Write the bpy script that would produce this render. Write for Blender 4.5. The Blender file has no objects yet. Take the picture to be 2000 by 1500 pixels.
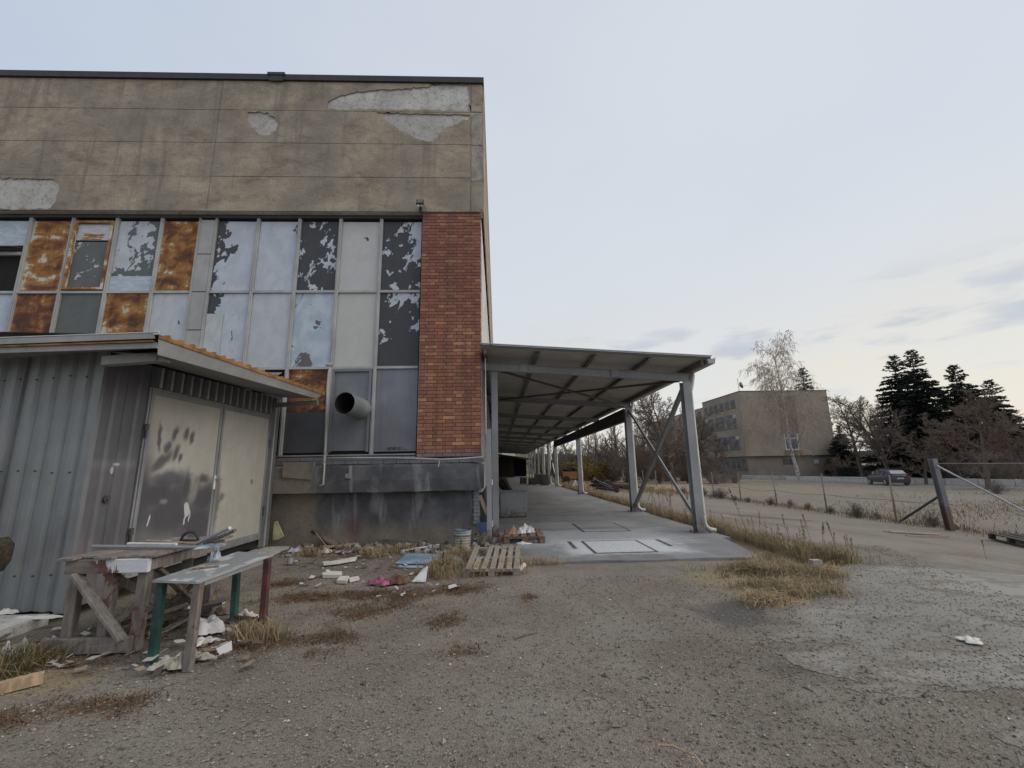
import bpy, bmesh, math, random
import numpy as np
from mathutils import Vector, Matrix
from mathutils.geometry import tessellate_polygon
R = math.radians
S = bpy.context.scene
COL = S.collection

# ------------------------------------------------------------------ camera, sky, sun, exposure
CAMH = 1.5
PITCH, YAW, ROLL, FPX = 11.16, 2.116, -1.016, 826.5
_p, _y, _r = R(PITCH), R(YAW), R(ROLL)
FW = Vector((math.sin(_y)*math.cos(_p), math.cos(_y)*math.cos(_p), math.sin(_p)))
_rt = Vector((math.cos(_y), -math.sin(_y), 0)); _up = _rt.cross(FW)
RT = _rt*math.cos(_r) + _up*math.sin(_r); UP = RT.cross(FW)
CAM = Vector((0, 0, CAMH))
cd = bpy.data.cameras.new('camera'); cam = bpy.data.objects.new('camera', cd); COL.objects.link(cam)
cd.sensor_width = 36; cd.lens = 36*FPX/2000; cd.clip_end = 3000; cd.clip_start = .05
m = Matrix((RT, UP, -FW)).transposed().to_4x4(); m.translation = CAM; cam.matrix_world = m
S.camera = cam

SUN_AZ, SUN_EL = 98, 38          # degrees clockwise from the depth axis, above the horizon
w = bpy.data.worlds.new('World'); S.world = w; w.use_nodes = True
nt = w.node_tree; nt.nodes.clear()
def wn(t, **k):
    n = nt.nodes.new(t)
    for a, v in k.items(): setattr(n, a, v)
    return n
L = nt.links.new
out = wn('ShaderNodeOutputWorld'); bg = wn('ShaderNodeBackground'); bg.inputs['Strength'].default_value = 0.1
sky = wn('ShaderNodeTexSky', sky_type='NISHITA', sun_disc=False, sun_elevation=R(SUN_EL), sun_rotation=R(SUN_AZ))
tc = wn('ShaderNodeTexCoord'); sep = wn('ShaderNodeSeparateXYZ'); L(tc.outputs['Generated'], sep.inputs[0])
def wmath(op, a, b=0.0, clamp=False):
    n = wn('ShaderNodeMath', operation=op, use_clamp=clamp)
    for i, v in enumerate((a, b)):
        if isinstance(v, (int, float)): n.inputs[i].default_value = v
        else: L(v, n.inputs[i])
    return n.outputs[0]
def wmix(f, a, b):
    n = wn('ShaderNodeMix', data_type='RGBA')
    for i, v in ((0, f), (6, a), (7, b)):
        if isinstance(v, (int, float)): n.inputs[i].default_value = v
        elif isinstance(v, tuple): n.inputs[i].default_value = (*v, 1)
        else: L(v, n.inputs[i])
    return n.outputs[2]
def wsm(v, a, b):
    n = wn('ShaderNodeMapRange', interpolation_type='SMOOTHSTEP'); L(v, n.inputs[0])
    n.inputs[1].default_value = a; n.inputs[2].default_value = b; return n.outputs[0]
ele = sep.outputs[2]
# an even overcast layer: bluish overhead, paler low down, cream towards the hidden sun
sd = (math.sin(R(SUN_AZ)), math.cos(R(SUN_AZ)), 0); gl = (math.sin(R(72)), math.cos(R(72)), 0)
dot = wn('ShaderNodeVectorMath', operation='DOT_PRODUCT'); L(tc.outputs['Generated'], dot.inputs[0]); dot.inputs[1].default_value = gl
toward = wsm(dot.outputs['Value'], -.55, .95)
high = wmix(toward, (5.0, 5.65, 6.7), (6.05, 6.5, 7.1))
low = wmix(toward, (6.35, 6.7, 7.0), (7.7, 7.15, 6.0))
base = wmix(wsm(ele, .02, .55), low, high)
proj = wn('ShaderNodeVectorMath', operation='DIVIDE'); L(tc.outputs['Generated'], proj.inputs[0])
comb = wn('ShaderNodeCombineXYZ'); zc = wmath('ADD', wmath('MAXIMUM', ele, 0.0), .12)
for i in range(3): L(zc, comb.inputs[i])
L(comb.outputs[0], proj.inputs[1])
def wnoise(sc, det, vec, rough=.55):
    n = wn('ShaderNodeTexNoise'); n.inputs['Scale'].default_value = sc; n.inputs['Detail'].default_value = det
    n.inputs['Roughness'].default_value = rough; L(vec, n.inputs['Vector']); return n.outputs['Fac']
soft = wnoise(.8, 5, proj.outputs[0], .5)
base = wmix(wmath('MULTIPLY', wsm(soft, .38, .68), .55), base, (6.7, 7.0, 7.4))
# small grey-blue cloud bars in the low sky
mp = wn('ShaderNodeMapping'); mp.inputs['Scale'].default_value = (2.2, 2.2, 9.0); mp.inputs['Location'].default_value = (1.7, .4, .2)
L(tc.outputs['Generated'], mp.inputs[0])
bars = wnoise(2.1, 4, mp.outputs[0], .5)
band = wmath('MULTIPLY', wsm(ele, .10, .17), wmath('SUBTRACT', 1.0, wsm(ele, .24, .36)))
base = wmix(wmath('MULTIPLY', wmath('MULTIPLY', wsm(bars, .54, .68), band), .75), base, (4.5, 4.95, 5.6))
allsky = wmix(.9, sky.outputs[0], base)
L(allsky, bg.inputs['Color']); L(bg.outputs[0], out.inputs[0])
sl = bpy.data.lights.new('sun', 'SUN'); sl.energy = 1.5; sl.angle = R(60); sl.color = (1, .93, .82)
so = bpy.data.objects.new('sun', sl); COL.objects.link(so)
so.rotation_euler = Vector((sd[0]*math.cos(R(SUN_EL)), sd[1]*math.cos(R(SUN_EL)), math.sin(R(SUN_EL)))).to_track_quat('Z', 'Y').to_euler()
S.view_settings.view_transform = 'Standard'; S.view_settings.look = 'None'
S.view_settings.exposure = 0.2; S.view_settings.gamma = 1; S.view_settings.use_curve_mapping = False
S.render.engine = 'CYCLES'

# ------------------------------------------------------------------ small helpers
def sst(a, b, x):
    t = np.clip((np.asarray(x, float)-a)/(b-a), 0, 1); return t*t*(3-2*t)
def gz(x, y): return -0.5*sst(5, 13, x) - 0.3*sst(13, 45, x)      # the yard falls away to the right
def ray(px, py): return FW + RT*((px-1000)/FPX) + UP*((750-py)/FPX)
def P(px, py, h=None):                                            # the ground point seen there
    z = 0.0 if h is None else h
    d = ray(px, py)
    for _ in range(40 if h is None else 1):
        q = CAM + d*((z-CAMH)/d.z)
        if h is None: z = .5*z + .5*float(gz(q.x, q.y))
    return CAM + d*((z-CAMH)/d.z)
def PY(px, py, y): d = ray(px, py); return CAM + d*(y/d.y)        # the point on an upright plane y
def PD(px, D):                                                    # ground point at a bearing and distance
    d = ray(px, 900); d.z = 0; d.normalize(); q = d*D; return Vector((q.x, q.y, float(gz(q.x, q.y))))

class MB:
    def __init__(s): s.v = []; s.f = []; s.c = None
    def add(s, vs, fs):
        o = len(s.v); s.v += [tuple(v) for v in vs]; s.f += [tuple(i+o for i in f) for f in fs]; return s
    def box(s, x0, x1, y0, y1, z0, z1, M=None, bev=0):
        v = [Vector((x, y, z)) for z in (z0, z1) for y in (y0, y1) for x in (x0, x1)]
        if M is not None: v = [M @ q for q in v]
        return s.add(v, [(0, 2, 3, 1), (4, 5, 7, 6), (0, 1, 5, 4), (1, 3, 7, 5), (3, 2, 6, 7), (2, 0, 4, 6)])
    def bar(s, a, b, w, h, up=(0, 0, 1), ends=True):              # rectangular bar between two points
        a = Vector(a); b = Vector(b); d = (b-a).normalized(); u = Vector(up)
        r = d.cross(u)
        if r.length < 1e-4: r = d.cross(Vector((0, 1, 0)))
        r.normalize(); u = r.cross(d)
        v = [p + r*sx*w/2 + u*sz*h/2 for p in (a, b) for sx, sz in ((-1, -1), (1, -1), (1, 1), (-1, 1))]
        return s.add(v, [(0, 1, 5, 4), (1, 2, 6, 5), (2, 3, 7, 6), (3, 0, 4, 7), (3, 2, 1, 0), (4, 5, 6, 7)])
    def tube(s, pts, rad, n=8, cap=True):
        pts = [Vector(p) for p in pts]; k = len(pts)
        rr = rad if isinstance(rad, (list, tuple)) else [rad]*k
        o = len(s.v); prev = None
        for i, p in enumerate(pts):
            d = (pts[min(i+1, k-1)]-pts[max(i-1, 0)]).normalized()
            if prev is None:
                u = d.cross(Vector((0, 0, 1)))
                if u.length < .05: u = d.cross(Vector((0, 1, 0)))
            else: u = prev - d*prev.dot(d)
            u.normalize(); prev = u; q = d.cross(u)
            for j in range(n):
                a = 2*math.pi*j/n; s.v.append(tuple(p + (u*math.cos(a)+q*math.sin(a))*rr[i]))
        for i in range(k-1):
            for j in range(n):
                j2 = (j+1) % n; s.f.append((o+i*n+j, o+i*n+j2, o+(i+1)*n+j2, o+(i+1)*n+j))
        if cap:
            s.f.append(tuple(o+j for j in reversed(range(n)))); s.f.append(tuple(o+(k-1)*n+j for j in range(n)))
        return s
    def prism(s, poly, axis, lo, hi):                             # polygon in two axes, extruded along the third
        n = len(poly)
        def mk(p, t):
            if axis == 'y': return (p[0], t, p[1])
            if axis == 'x': return (t, p[0], p[1])
            return (p[0], p[1], t)
        vs = [mk(p, lo) for p in poly] + [mk(p, hi) for p in poly]
        return s.add(vs, [tuple(range(n)), tuple(reversed(range(n, 2*n)))] + [(i, i+n, (i+1) % n+n, (i+1) % n) for i in range(n)])
    def ibeam(s, a, b, d, wd, up, tf=.014, tw=.010):
        a = Vector(a); b = Vector(b); u = Vector(up).normalized()
        for k in (-1, 1): s.bar(a+u*k*(d/2-tf/2), b+u*k*(d/2-tf/2), wd, tf, up)
        return s.bar(a, b, tw, d-2*tf, up)
def obj(name, mb, mat, parent=None, smooth=False, local=False):
    if isinstance(mb, bpy.types.Mesh): me = mb
    else:
        me = bpy.data.meshes.new(name); me.from_pydata(mb.v, [], mb.f); me.update()
        if mb.c is not None:
            at = me.color_attributes.new('tint', 'FLOAT_COLOR', 'POINT'); at.data.foreach_set('color', np.asarray(mb.c, np.float32).ravel())
    if mat and not me.materials: me.materials.append(mat)
    if smooth: me.polygons.foreach_set('use_smooth', [True]*len(me.polygons))
    o = bpy.data.objects.new(name, me); COL.objects.link(o)
    if parent:
        o.parent = parent
        if not local:
            base = Vector(); q = parent
            while q: base += q.location; q = q.parent
            o.location = -base
    return o
def tag(o, label, cat, group=None):
    o['label'] = label; o['category'] = cat
    if group: o['group'] = group
    return o
def thing(name, label, cat, loc=(0, 0, 0), rz=0, group=None):
    o = bpy.data.objects.new(name, None); COL.objects.link(o); o.location = loc; o.rotation_euler = (0, 0, rz); o.empty_display_size = .2
    return tag(o, label, cat, group)
def struct(name, mb, mat, smooth=False, parent=None):
    o = obj(name, mb, mat, parent, smooth); o['kind'] = 'structure'; return o
def stuff(o): o['kind'] = 'stuff'; return o
def dup(root, loc, rz, label, group=None, scale=1):
    r = root.copy(); COL.objects.link(r); r.location = loc; r.rotation_euler = (0, 0, rz); r['label'] = label; r.scale = (scale,)*3
    if group: r['group'] = group
    for ch in list(root.children):
        c = ch.copy(); COL.objects.link(c); c.parent = r
        for g in ch.children:
            d = g.copy(); COL.objects.link(d); d.parent = c
    return r
def bevel(o, wd=.006, seg=1):
    b = o.modifiers.new('bevel', 'BEVEL'); b.width = wd; b.segments = seg; b.limit_method = 'ANGLE'; return o

# ------------------------------------------------------------------ materials
class NT:
    def __init__(s, name):
        s.m = bpy.data.materials.new(name); s.m.use_nodes = True; s.t = s.m.node_tree; s.t.nodes.clear()
        s.o = s.t.nodes.new('ShaderNodeOutputMaterial'); s._pos = None
    def node(s, t, **k):
        n = s.t.nodes.new(t)
        for a, v in k.items(): setattr(n, a, v)
        return n
    def set(s, inp, v):
        if isinstance(v, bpy.types.NodeSocket): s.t.links.new(v, inp)
        elif isinstance(v, tuple) and len(v) == 3 and inp.type == 'RGBA': inp.default_value = (*v, 1)
        else: inp.default_value = v
    def pos(s):
        if s._pos is None: s._pos = s.node('ShaderNodeNewGeometry').outputs['Position']
        return s._pos
    def tex(s, k): return s.node('ShaderNodeTexCoord').outputs[k]
    def map(s, v, loc=(0, 0, 0), rot=(0, 0, 0), sc=(1, 1, 1), inv=False):
        n = s.node('ShaderNodeMapping', vector_type='TEXTURE' if inv else 'POINT'); s.set(n.inputs[0], v)
        s.set(n.inputs[1], loc); n.inputs[2].default_value = rot; n.inputs[3].default_value = sc; return n.outputs[0]
    def noise(s, v, sc=5, det=4, rough=.55, dist=0):
        n = s.node('ShaderNodeTexNoise'); s.set(n.inputs['Vector'], v); n.inputs['Scale'].default_value = sc
        n.inputs['Detail'].default_value = det; n.inputs['Roughness'].default_value = rough; n.inputs['Distortion'].default_value = dist
        return n.outputs['Fac']
    def vor(s, v, sc=5, out='Distance', feat='F1'):
        n = s.node('ShaderNodeTexVoronoi', feature=feat); s.set(n.inputs['Vector'], v); n.inputs['Scale'].default_value = sc; return n.outputs[out]
    def math(s, op, a, b=0.0, c=None, clamp=False):
        n = s.node('ShaderNodeMath', operation=op, use_clamp=clamp); s.set(n.inputs[0], a); s.set(n.inputs[1], b)
        if c is not None: s.set(n.inputs[2], c)
        return n.outputs[0]
    def sm(s, v, a, b, lo=0.0, hi=1.0):
        n = s.node('ShaderNodeMapRange', interpolation_type='SMOOTHSTEP'); s.set(n.inputs[0], v)
        for i, x in ((1, a), (2, b), (3, lo), (4, hi)): s.set(n.inputs[i], x)
        return n.outputs[0]
    def mix(s, f, a, b, mode='MIX'):
        n = s.node('ShaderNodeMix', data_type='RGBA', blend_type=mode); s.set(n.inputs[0], f); s.set(n.inputs[6], a); s.set(n.inputs[7], b); return n.outputs[2]
    def ramp(s, f, stops, interp='LINEAR'):
        n = s.node('ShaderNodeValToRGB'); s.set(n.inputs[0], f); e = n.color_ramp.elements; n.color_ramp.interpolation = interp
        while len(e) < len(stops): e.new(.5)
        for i, (p, c) in enumerate(stops): e[i].position = p; e[i].color = (*c, 1)
        return n.outputs[0]
    def attr(s, name, kind='OBJECT', out='Fac'):
        n = s.node('ShaderNodeAttribute', attribute_name=name, attribute_type=kind); return n.outputs[out]
    def xyz(s, v):
        n = s.node('ShaderNodeSeparateXYZ'); s.set(n.inputs[0], v); return n.outputs
    def vec(s, x, y, z):
        n = s.node('ShaderNodeCombineXYZ')
        for i, q in enumerate((x, y, z)): s.set(n.inputs[i], q)
        return n.outputs[0]
    def rnd(s): return s.node('ShaderNodeObjectInfo').outputs['Random']
    def bump(s, h, st=.4, d=.02):
        n = s.node('ShaderNodeBump'); s.set(n.inputs['Height'], h); n.inputs['Strength'].default_value = st; n.inputs['Distance'].default_value = d; return n.outputs[0]
    def done(s, col, rough=.8, metal=0.0, nrm=None, spec=None, alpha=None):
        b = s.node('ShaderNodeBsdfPrincipled'); s.set(b.inputs['Base Color'], col); s.set(b.inputs['Roughness'], rough); s.set(b.inputs['Metallic'], metal)
        if nrm is not None: s.set(b.inputs['Normal'], nrm)
        if spec is not None: b.inputs['Specular IOR Level'].default_value = spec
        s.t.links.new(b.outputs[0], s.o.inputs[0]); return s.m
    def ellipses(s, v, lst, soft=.55):                            # soft sprayed shapes, union of ellipses in the plane y,z of v
        res = None
        for (cy, cz, ry, rz, ang) in lst:
            q = s.map(v, (0, cy, cz), (R(ang), 0, 0), (1e3, ry, rz), True)
            n = s.node('ShaderNodeVectorMath', operation='LENGTH'); s.set(n.inputs[0], q)
            k = s.sm(n.outputs['Value'], soft, 1.0, 1.0, 0.0)
            res = k if res is None else s.math('MAXIMUM', res, k)
        return res

def flat(name, col, rough=.7, metal=0.0, var=.25, sc=6, bump=.15, coord='pos'):
    t = NT(name); p = t.pos() if coord == 'pos' else t.tex('Object')
    n = t.noise(p, sc, 6, .6); n2 = t.noise(p, sc*9, 4, .6)
    a = tuple(c*(1-var) for c in col); b = tuple(min(1, c*(1+var)) for c in col)
    c = t.mix(t.sm(n, .3, .7), a, b); c = t.mix(t.math('MULTIPLY', t.sm(n2, .45, .75), .35), c, tuple(q*.6 for q in col))
    return t.done(c, rough, metal, t.bump(t.math('ADD', n2, n), bump, .01))

def m_plaster():
    t = NT('plaster'); p = t.pos()
    n = t.noise(t.map(p, rot=(0, .6, 0), sc=(1, 1, 1.5)), 1.5, 9, .68, .4); big = t.noise(p, .55, 4, .5); fine = t.noise(p, 19, 7, .75)
    c = t.ramp(n, [(.28, (.17, .15, .118)), (.45, (.32, .27, .205)), (.62, (.425, .36, .275)), (.8, (.49, .425, .33))])
    x = t.xyz(p)
    c = t.mix(t.math('MULTIPLY', t.sm(big, .45, .68), .62), c, (.20, .182, .155)); md = t.noise(t.map(p, (4, 0, 1), rot=(0, -.5, 0), sc=(1, 1, 1.6)), 4.2, 6, .65, .5); c = t.mix(t.math('MULTIPLY', t.sm(md, .52, .72), .55), c, (.15, .135, .115))
    streak = t.noise(t.map(p, sc=(3.2, 1, .28)), 1.3, 5, .6)
    c = t.mix(t.math('MULTIPLY', t.sm(streak, .5, .7), .6), c, (.17, .155, .135))
    c = t.mix(t.math('MULTIPLY', t.sm(fine, .5, .75), .5), c, (.14, .125, .095))
    c = t.mix(t.math('MULTIPLY', t.sm(fine, .5, .28), .25), c, (.48, .43, .33))
    return t.done(c, .93, 0, t.bump(t.math('ADD', fine, n), .75, .03))
def m_bare():
    t = NT('bare_concrete'); p = t.pos()
    n = t.noise(p, 2.2, 8, .65, .8); f = t.noise(p, 14, 6, .7, .5); big = t.noise(p, .8, 3)
    c = t.ramp(n, [(.25, (.31, .30, .29)), (.45, (.52, .505, .485)), (.7, (.64, .625, .60))])
    c = t.mix(t.math('MULTIPLY', t.sm(f, .5, .68), .7), c, (.16, .15, .145))
    c = t.mix(t.math('MULTIPLY', t.sm(big, .45, .65), .4), c, (.27, .25, .225))
    return t.done(c, .95, 0, t.bump(f, .8, .03))
def m_peel(name, dark, light1, light2):
    t = NT(name); g = t.tex('Generated'); x = t.xyz(g)
    seed = t.attr('seed'); off = t.vec(seed, seed, seed)
    n = t.noise(t.map(g, off, sc=(1, 1, 2)), 2.1, 7, .56, .25)
    blob = t.vor(t.map(g, off, sc=(1, 1, 2)), 9); 
    v = t.math('ADD', n, t.math('MULTIPLY', t.math('SUBTRACT', x[0], .5), t.attr('gx')))
    v = t.math('ADD', v, t.math('MULTIPLY', t.math('SUBTRACT', x[2], .5), t.attr('gz')))
    v = t.math('ADD', v, t.attr('bias')); v = t.math('ADD', v, t.math('MULTIPLY', t.math('SUBTRACT', .35, blob), .12))
    k = t.sm(v, .49, .51)
    cl = t.noise(t.map(g, off, sc=(1, 1, 1.6)), 3, 5, .5); lc = t.mix(t.sm(cl, .35, .65), light1, light2)
    lc = t.mix(t.math('MULTIPLY', t.sm(t.noise(t.map(g, off, sc=(.4, 1, 6)), 4, 5, .6), .5, .8), .3), lc, (.40, .42, .45))
    lc = t.mix(t.attr('warm'), lc, (.50, .475, .42))
    ed = t.math('MULTIPLY', t.sm(t.noise(t.map(g, off), 26, 4, .7), .56, .72), .3); lc = t.mix(ed, lc, (.22, .23, .25))
    dk = t.mix(t.noise(g, 5, 5), dark, tuple(c*1.45 for c in dark))
    fine = t.noise(t.map(g, off, sc=(1, 1, 2)), 14, 5, .6)
    return t.done(t.mix(k, dk, lc), t.mix(k, (.6,)*3, (.5,)*3), 0, t.bump(t.math('ADD', t.math('MULTIPLY', k, .6), t.math('MULTIPLY', fine, .15)), .35, .012), spec=.35)
def m_rust(name):
    t = NT(name); g = t.tex('Generated'); x = t.xyz(g); seed = t.attr('seed'); off = t.vec(seed, seed, seed)
    n = t.noise(t.map(g, off, sc=(.7, 1, 3.2)), 2.2, 9, .58, .25)
    drip = t.noise(t.map(g, off, sc=(7, 1, .9)), 1.6, 5, .6)
    v = t.math('ADD', n, t.math('MULTIPLY', t.math('SUBTRACT', drip, .5), .22))
    ex = t.math('ABSOLUTE', t.math('SUBTRACT', x[0], .5))
    v = t.math('ADD', v, t.math('MULTIPLY', t.sm(ex, .36, .5), t.attr('edge'))); v = t.math('ADD', v, t.attr('bias'))
    c = t.ramp(v, [(.36, (.085, .035, .022)), (.46, (.17, .066, .026)), (.56, (.31, .14, .04)), (.625, (.38, .21, .075)), (.645, (.52, .46, .36)), (.71, (.55, .54, .53))])
    fine = t.noise(t.map(g, off), 18, 6, .7); c = t.mix(t.math('MULTIPLY', t.sm(fine, .5, .75), .35), c, (.09, .04, .02))
    return t.done(c, .82, 0, t.bump(fine, .35, .01))
def m_metal(name, col, rough=.5, metal=.35, var=.2, foot=False):
    t = NT(name); p = t.pos(); n = t.noise(p, 1.1, 6, .6); st = t.noise(t.map(p, sc=(9, 9, .5)), 1.2, 5, .6); f = t.noise(p, 40, 3, .6)
    a = tuple(c*(1-var) for c in col); b = tuple(c*(1+var) for c in col)
    c = t.mix(t.sm(n, .3, .7), a, b); c = t.mix(t.math('MULTIPLY', t.sm(st, .5, .72), .3), c, tuple(q*.55 for q in col))
    c = t.mix(t.math('MULTIPLY', t.sm(f, .62, .75), .3), c, (.10, .08, .065))
    if foot:
        zz = t.xyz(p)[2]; k = t.sm(t.math('ADD', zz, t.math('MULTIPLY', t.math('SUBTRACT', t.noise(p, 9, 6, .7), .5), 1.1)), .34, .02); c = t.mix(t.math('MULTIPLY', k, .75), c, (.10, .055, .035)); c = t.mix(t.math('MULTIPLY', t.sm(t.noise(t.map(p, (3, 1, 2)), 7, 8, .75), .64, .7), .7), c, (.12, .065, .04))
    return t.done(c, t.sm(n, .2, .8, rough-.08, rough+.12), metal, t.bump(t.math('ADD', f, n), .12, .006))
def m_brick(stuffy):
    t = NT('brick_stuff' if stuffy else 'brick_single'); p = t.pos(); z = t.xyz(p)[2]
    r = t.attr('tint', 'GEOMETRY') if stuffy else t.rnd()
    hi = t.ramp(r, [(0, (.205, .078, .056)), (.5, (.26, .102, .07)), (.9, (.31, .132, .09)), (1, (.40, .19, .11))])
    lo = t.ramp(r, [(0, (.25, .105, .068)), (.5, (.33, .142, .085)), (.85, (.39, .178, .10)), (.95, (.50, .25, .125)), (1, (.53, .28, .14))])
    c = t.mix(t.sm(z, 2.2, 6.2), lo, hi)
    n = t.noise(p, 14, 6, .65); c = t.mix(t.math('MULTIPLY', t.sm(n, .48, .75), .55), c, (.13, .06, .045))
    st = t.noise(t.map(p, sc=(3, 3, .3)), 1.4, 5, .6); c = t.mix(t.math('MULTIPLY', t.sm(st, .45, .72), .5), c, (.11, .07, .058)); sl_ = t.noise(p, 5.5, 8, .75); c = t.mix(t.math('MULTIPLY', t.sm(sl_, .62, .72), .45), c, (.42, .34, .29))
    grey = t.math('MULTIPLY', t.sm(z, 1.93, 1.72), .9); c = t.mix(grey, c, (.17, .165, .18))
    return t.done(c, .9, 0, t.bump(n, .5, .008))
def m_wood(name, col, paint=None, amt=.5, seed=0, col2=None):
    t = NT(name); p = t.tex('Object'); w = t.math('ADD', t.rnd(), seed)
    g = t.noise(t.map(p, t.vec(t.math('MULTIPLY', w, 9), w, w), sc=(1, 1, 1)), 6, 6, .6)
    gr = t.noise(t.map(t.pos(), sc=(14, 14, 3)), 2, 5, .6)
    a = tuple(c*.6 for c in col); b = tuple(c*1.3 for c in col)
    c = t.mix(t.sm(gr, .3, .7), a, b); c = t.mix(t.math('MULTIPLY', w, .35), c, tuple(q*.65 for q in col))
    if col2: c = t.mix(t.sm(t.noise(t.pos(), 3.1, 5, .6), .48, .6), c, col2)
    if paint: c = t.mix(t.math('MULTIPLY', t.sm(t.noise(t.pos(), 5.5, 8, .7), 1-amt, 1-amt+.04), .92), c, paint)
    return t.done(c, .88, 0, t.bump(t.math('ADD', gr, g), .5, .012))

M = {}
M['plaster'] = m_plaster(); M['bare'] = m_bare()
M['peel_dark'] = m_peel('peeling_paint_dark', (.048, .050, .056), (.44, .48, .55), (.52, .555, .62))
M['peel_grey'] = m_peel('peeling_paint_grey', (.095, .105, .105), (.44, .47, .52), (.54, .56, .60))
M['peel_blue'] = m_peel('peeling_paint_blue', (.11, .10, .105), (.37, .45, .54), (.50, .56, .62))
M['rust'] = m_rust('rusted_sheet')
M['greyrender'] = flat('grey_render', (.31, .285, .255), .95, var=.3, sc=5, bump=.5)
M['mullion'] = m_metal('mullion_paint', (.40, .40, .39), .6, .1)
M['sprayed'] = m_metal('sprayed_grey_sheet', (.185, .19, .215), .5, .15)
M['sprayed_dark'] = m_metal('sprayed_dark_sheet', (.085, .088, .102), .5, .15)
M['galv'] = m_metal('galvanised_steel', (.33, .345, .36), .45, .45)
M['steel'] = m_metal('painted_steel', (.27, .275, .29), .55, .2, .2, True)
M['post'] = m_metal('weathered_post', (.155, .155, .17), .6, .15, .3, True)
M['steel_dark'] = m_metal('dark_steel', (.07, .068, .068), .6, .2)
M['purlin'] = m_metal('purlin_paint', (.13, .115, .10), .6, .1)
M['black'] = flat('black_flashing', (.028, .028, .031), .6)
M['dark'] = flat('dark_void', (.014, .013, .013), .95)
M['mortar'] = flat('mortar', (.105, .072, .06), .95, sc=20)
M['brick'] = m_brick(False); M['brick_s'] = m_brick(True)
M['white'] = flat('white_paint', (.62, .62, .61), .6, var=.12)
M['offwhite'] = flat('weathered_white', (.56, .56, .53), .6, var=.18, sc=3)
M['soffit'] = flat('canopy_sheet', (.43, .405, .36), .6, var=.12, sc=2, bump=.05)
M['fascia'] = flat('shed_fascia', (.24, .24, .238), .6, var=.1, sc=2)
M['rustedge'] = flat('rust_orange_edge', (.25, .115, .025), .75, var=.45, sc=7)
M['greymetal'] = m_metal('roof_sheet', (.29, .285, .27), .55, .2)
def m_apron():
    t = NT('wood_apron_paint'); p = t.pos(); x = t.xyz(p); gr = t.noise(t.map(p, sc=(3, 14, 14)), 2, 5, .6); n = t.noise(p, 9, 8, .7); dr = t.noise(t.map(p, sc=(16, 1, 1.2)), 1.5, 6, .6)
    c = t.mix(t.sm(gr, .3, .7), (.12, .105, .095), (.23, .20, .18)); v = t.math('ADD', x[0], t.math('MULTIPLY', t.math('SUBTRACT', n, .5), .5))
    c = t.mix(t.math('MULTIPLY', t.sm(v, -3.58, -3.52), .85), c, (.12, .045, .042)); v2 = t.math('ADD', t.math('ADD', x[0], t.math('MULTIPLY', t.math('SUBTRACT', n, .5), .35)), t.math('ADD', t.math('MULTIPLY', t.math('SUBTRACT', dr, .5), .5), t.math('MULTIPLY', t.math('SUBTRACT', x[2], .71), 1.6)))
    c = t.mix(t.sm(v2, -3.46, -3.42), c, (.55, .56, .58)); return t.done(c, .85, 0, t.bump(t.math('ADD', gr, n), .5, .01))
M['wood_grey'] = m_wood('weathered_wood', (.19, .165, .145))
M['wood_red'] = m_wood('wood_red_stained', (.185, .16, .14), (.11, .05, .045), .46)
M['wood_paint'] = m_wood('wood_white_splashed', (.215, .195, .175), (.50, .51, .53), .40)
M['wood_red2'] = m_apron()
M['pallet'] = m_wood('pallet_wood', (.31, .27, .22))
M['pallet_brown'] = m_wood('pallet_wood_brown', (.20, .14, .09))
M['pallet_dark'] = m_wood('pallet_wood_dark', (.055, .045, .04))
M['plank_pale'] = m_wood('fresh_timber', (.42, .30, .19))
M['bark'] = flat('bark', (.12, .10, .085), .95, sc=9, bump=.4)
M['twig'] = flat('twigs_grey', (.20, .158, .135), .95, sc=3)
M['twig_red'] = flat('twigs_reddish', (.175, .13, .105), .95, sc=3)
M['twig_birch'] = flat('twigs_birch', (.33, .27, .225), .95, sc=3)
M['twig_olive'] = flat('twigs_olive', (.20, .155, .085), .95, sc=3)

# ------------------------------------------------------------------ ground
rng = np.random.default_rng(7); random.seed(11)
def axis(lo, hi, step, far_lo, far_hi, k=1.22):
    a = list(np.arange(lo, hi+1e-6, step)); d = step; x = hi
    while x < far_hi: d *= k; x += d; a.append(x)
    d = step; x = lo; pre = []
    while x > far_lo: d *= k; x -= d; pre.append(x)
    return np.array(pre[::-1]+a)
gx_ = axis(-7, 15, .11, -900, 1100); gy_ = axis(.8, 16, .11, -700, 1300)
X, Y = np.meshgrid(gx_, gy_)
def vnoise(x, y, s, seed):                                        # smooth value noise
    r = np.random.default_rng(seed).random((64, 64)); u = x/s; v = y/s
    i = np.floor(u).astype(int); j = np.floor(v).astype(int); fu = u-i; fv = v-j
    fu = fu*fu*(3-2*fu); fv = fv*fv*(3-2*fv); g = lambda a, b: r[a % 64, b % 64]
    return (g(i, j)*(1-fu)+g(i+1, j)*fu)*(1-fv)+(g(i, j+1)*(1-fu)+g(i+1, j+1)*fu)*fv
def rough_z(x, y): return .035*(vnoise(x, y, 1.3, 1)-.5)+.016*(vnoise(x, y, .35, 2)-.5)
Z = gz(X, Y)+rough_z(X, Y)*np.clip(1-np.hypot(X, Y)/60, 0, 1)-.012
under = (X > -.6) & (X < 4.8) & (Y > 6.9)
Z = np.where(under, -.06, Z)
Z = Z+.04*np.exp(-((Y-6.85)/.42)**2)*((X > -.6) & (X < 4.9) & (Y <= 6.9))*sst(-.6, .2, X)
straw = np.zeros_like(X); moss = np.zeros_like(X); dark = np.zeros_like(X); tan = np.zeros_like(X)
def blob(a, px, py, rx, ry, amp=1.0):
    q = P(px, py); d = ((X-q.x)/rx)**2+((Y-q.y)/ry)**2; np.maximum(a, amp*np.exp(-d*1.2), out=a)
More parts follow.
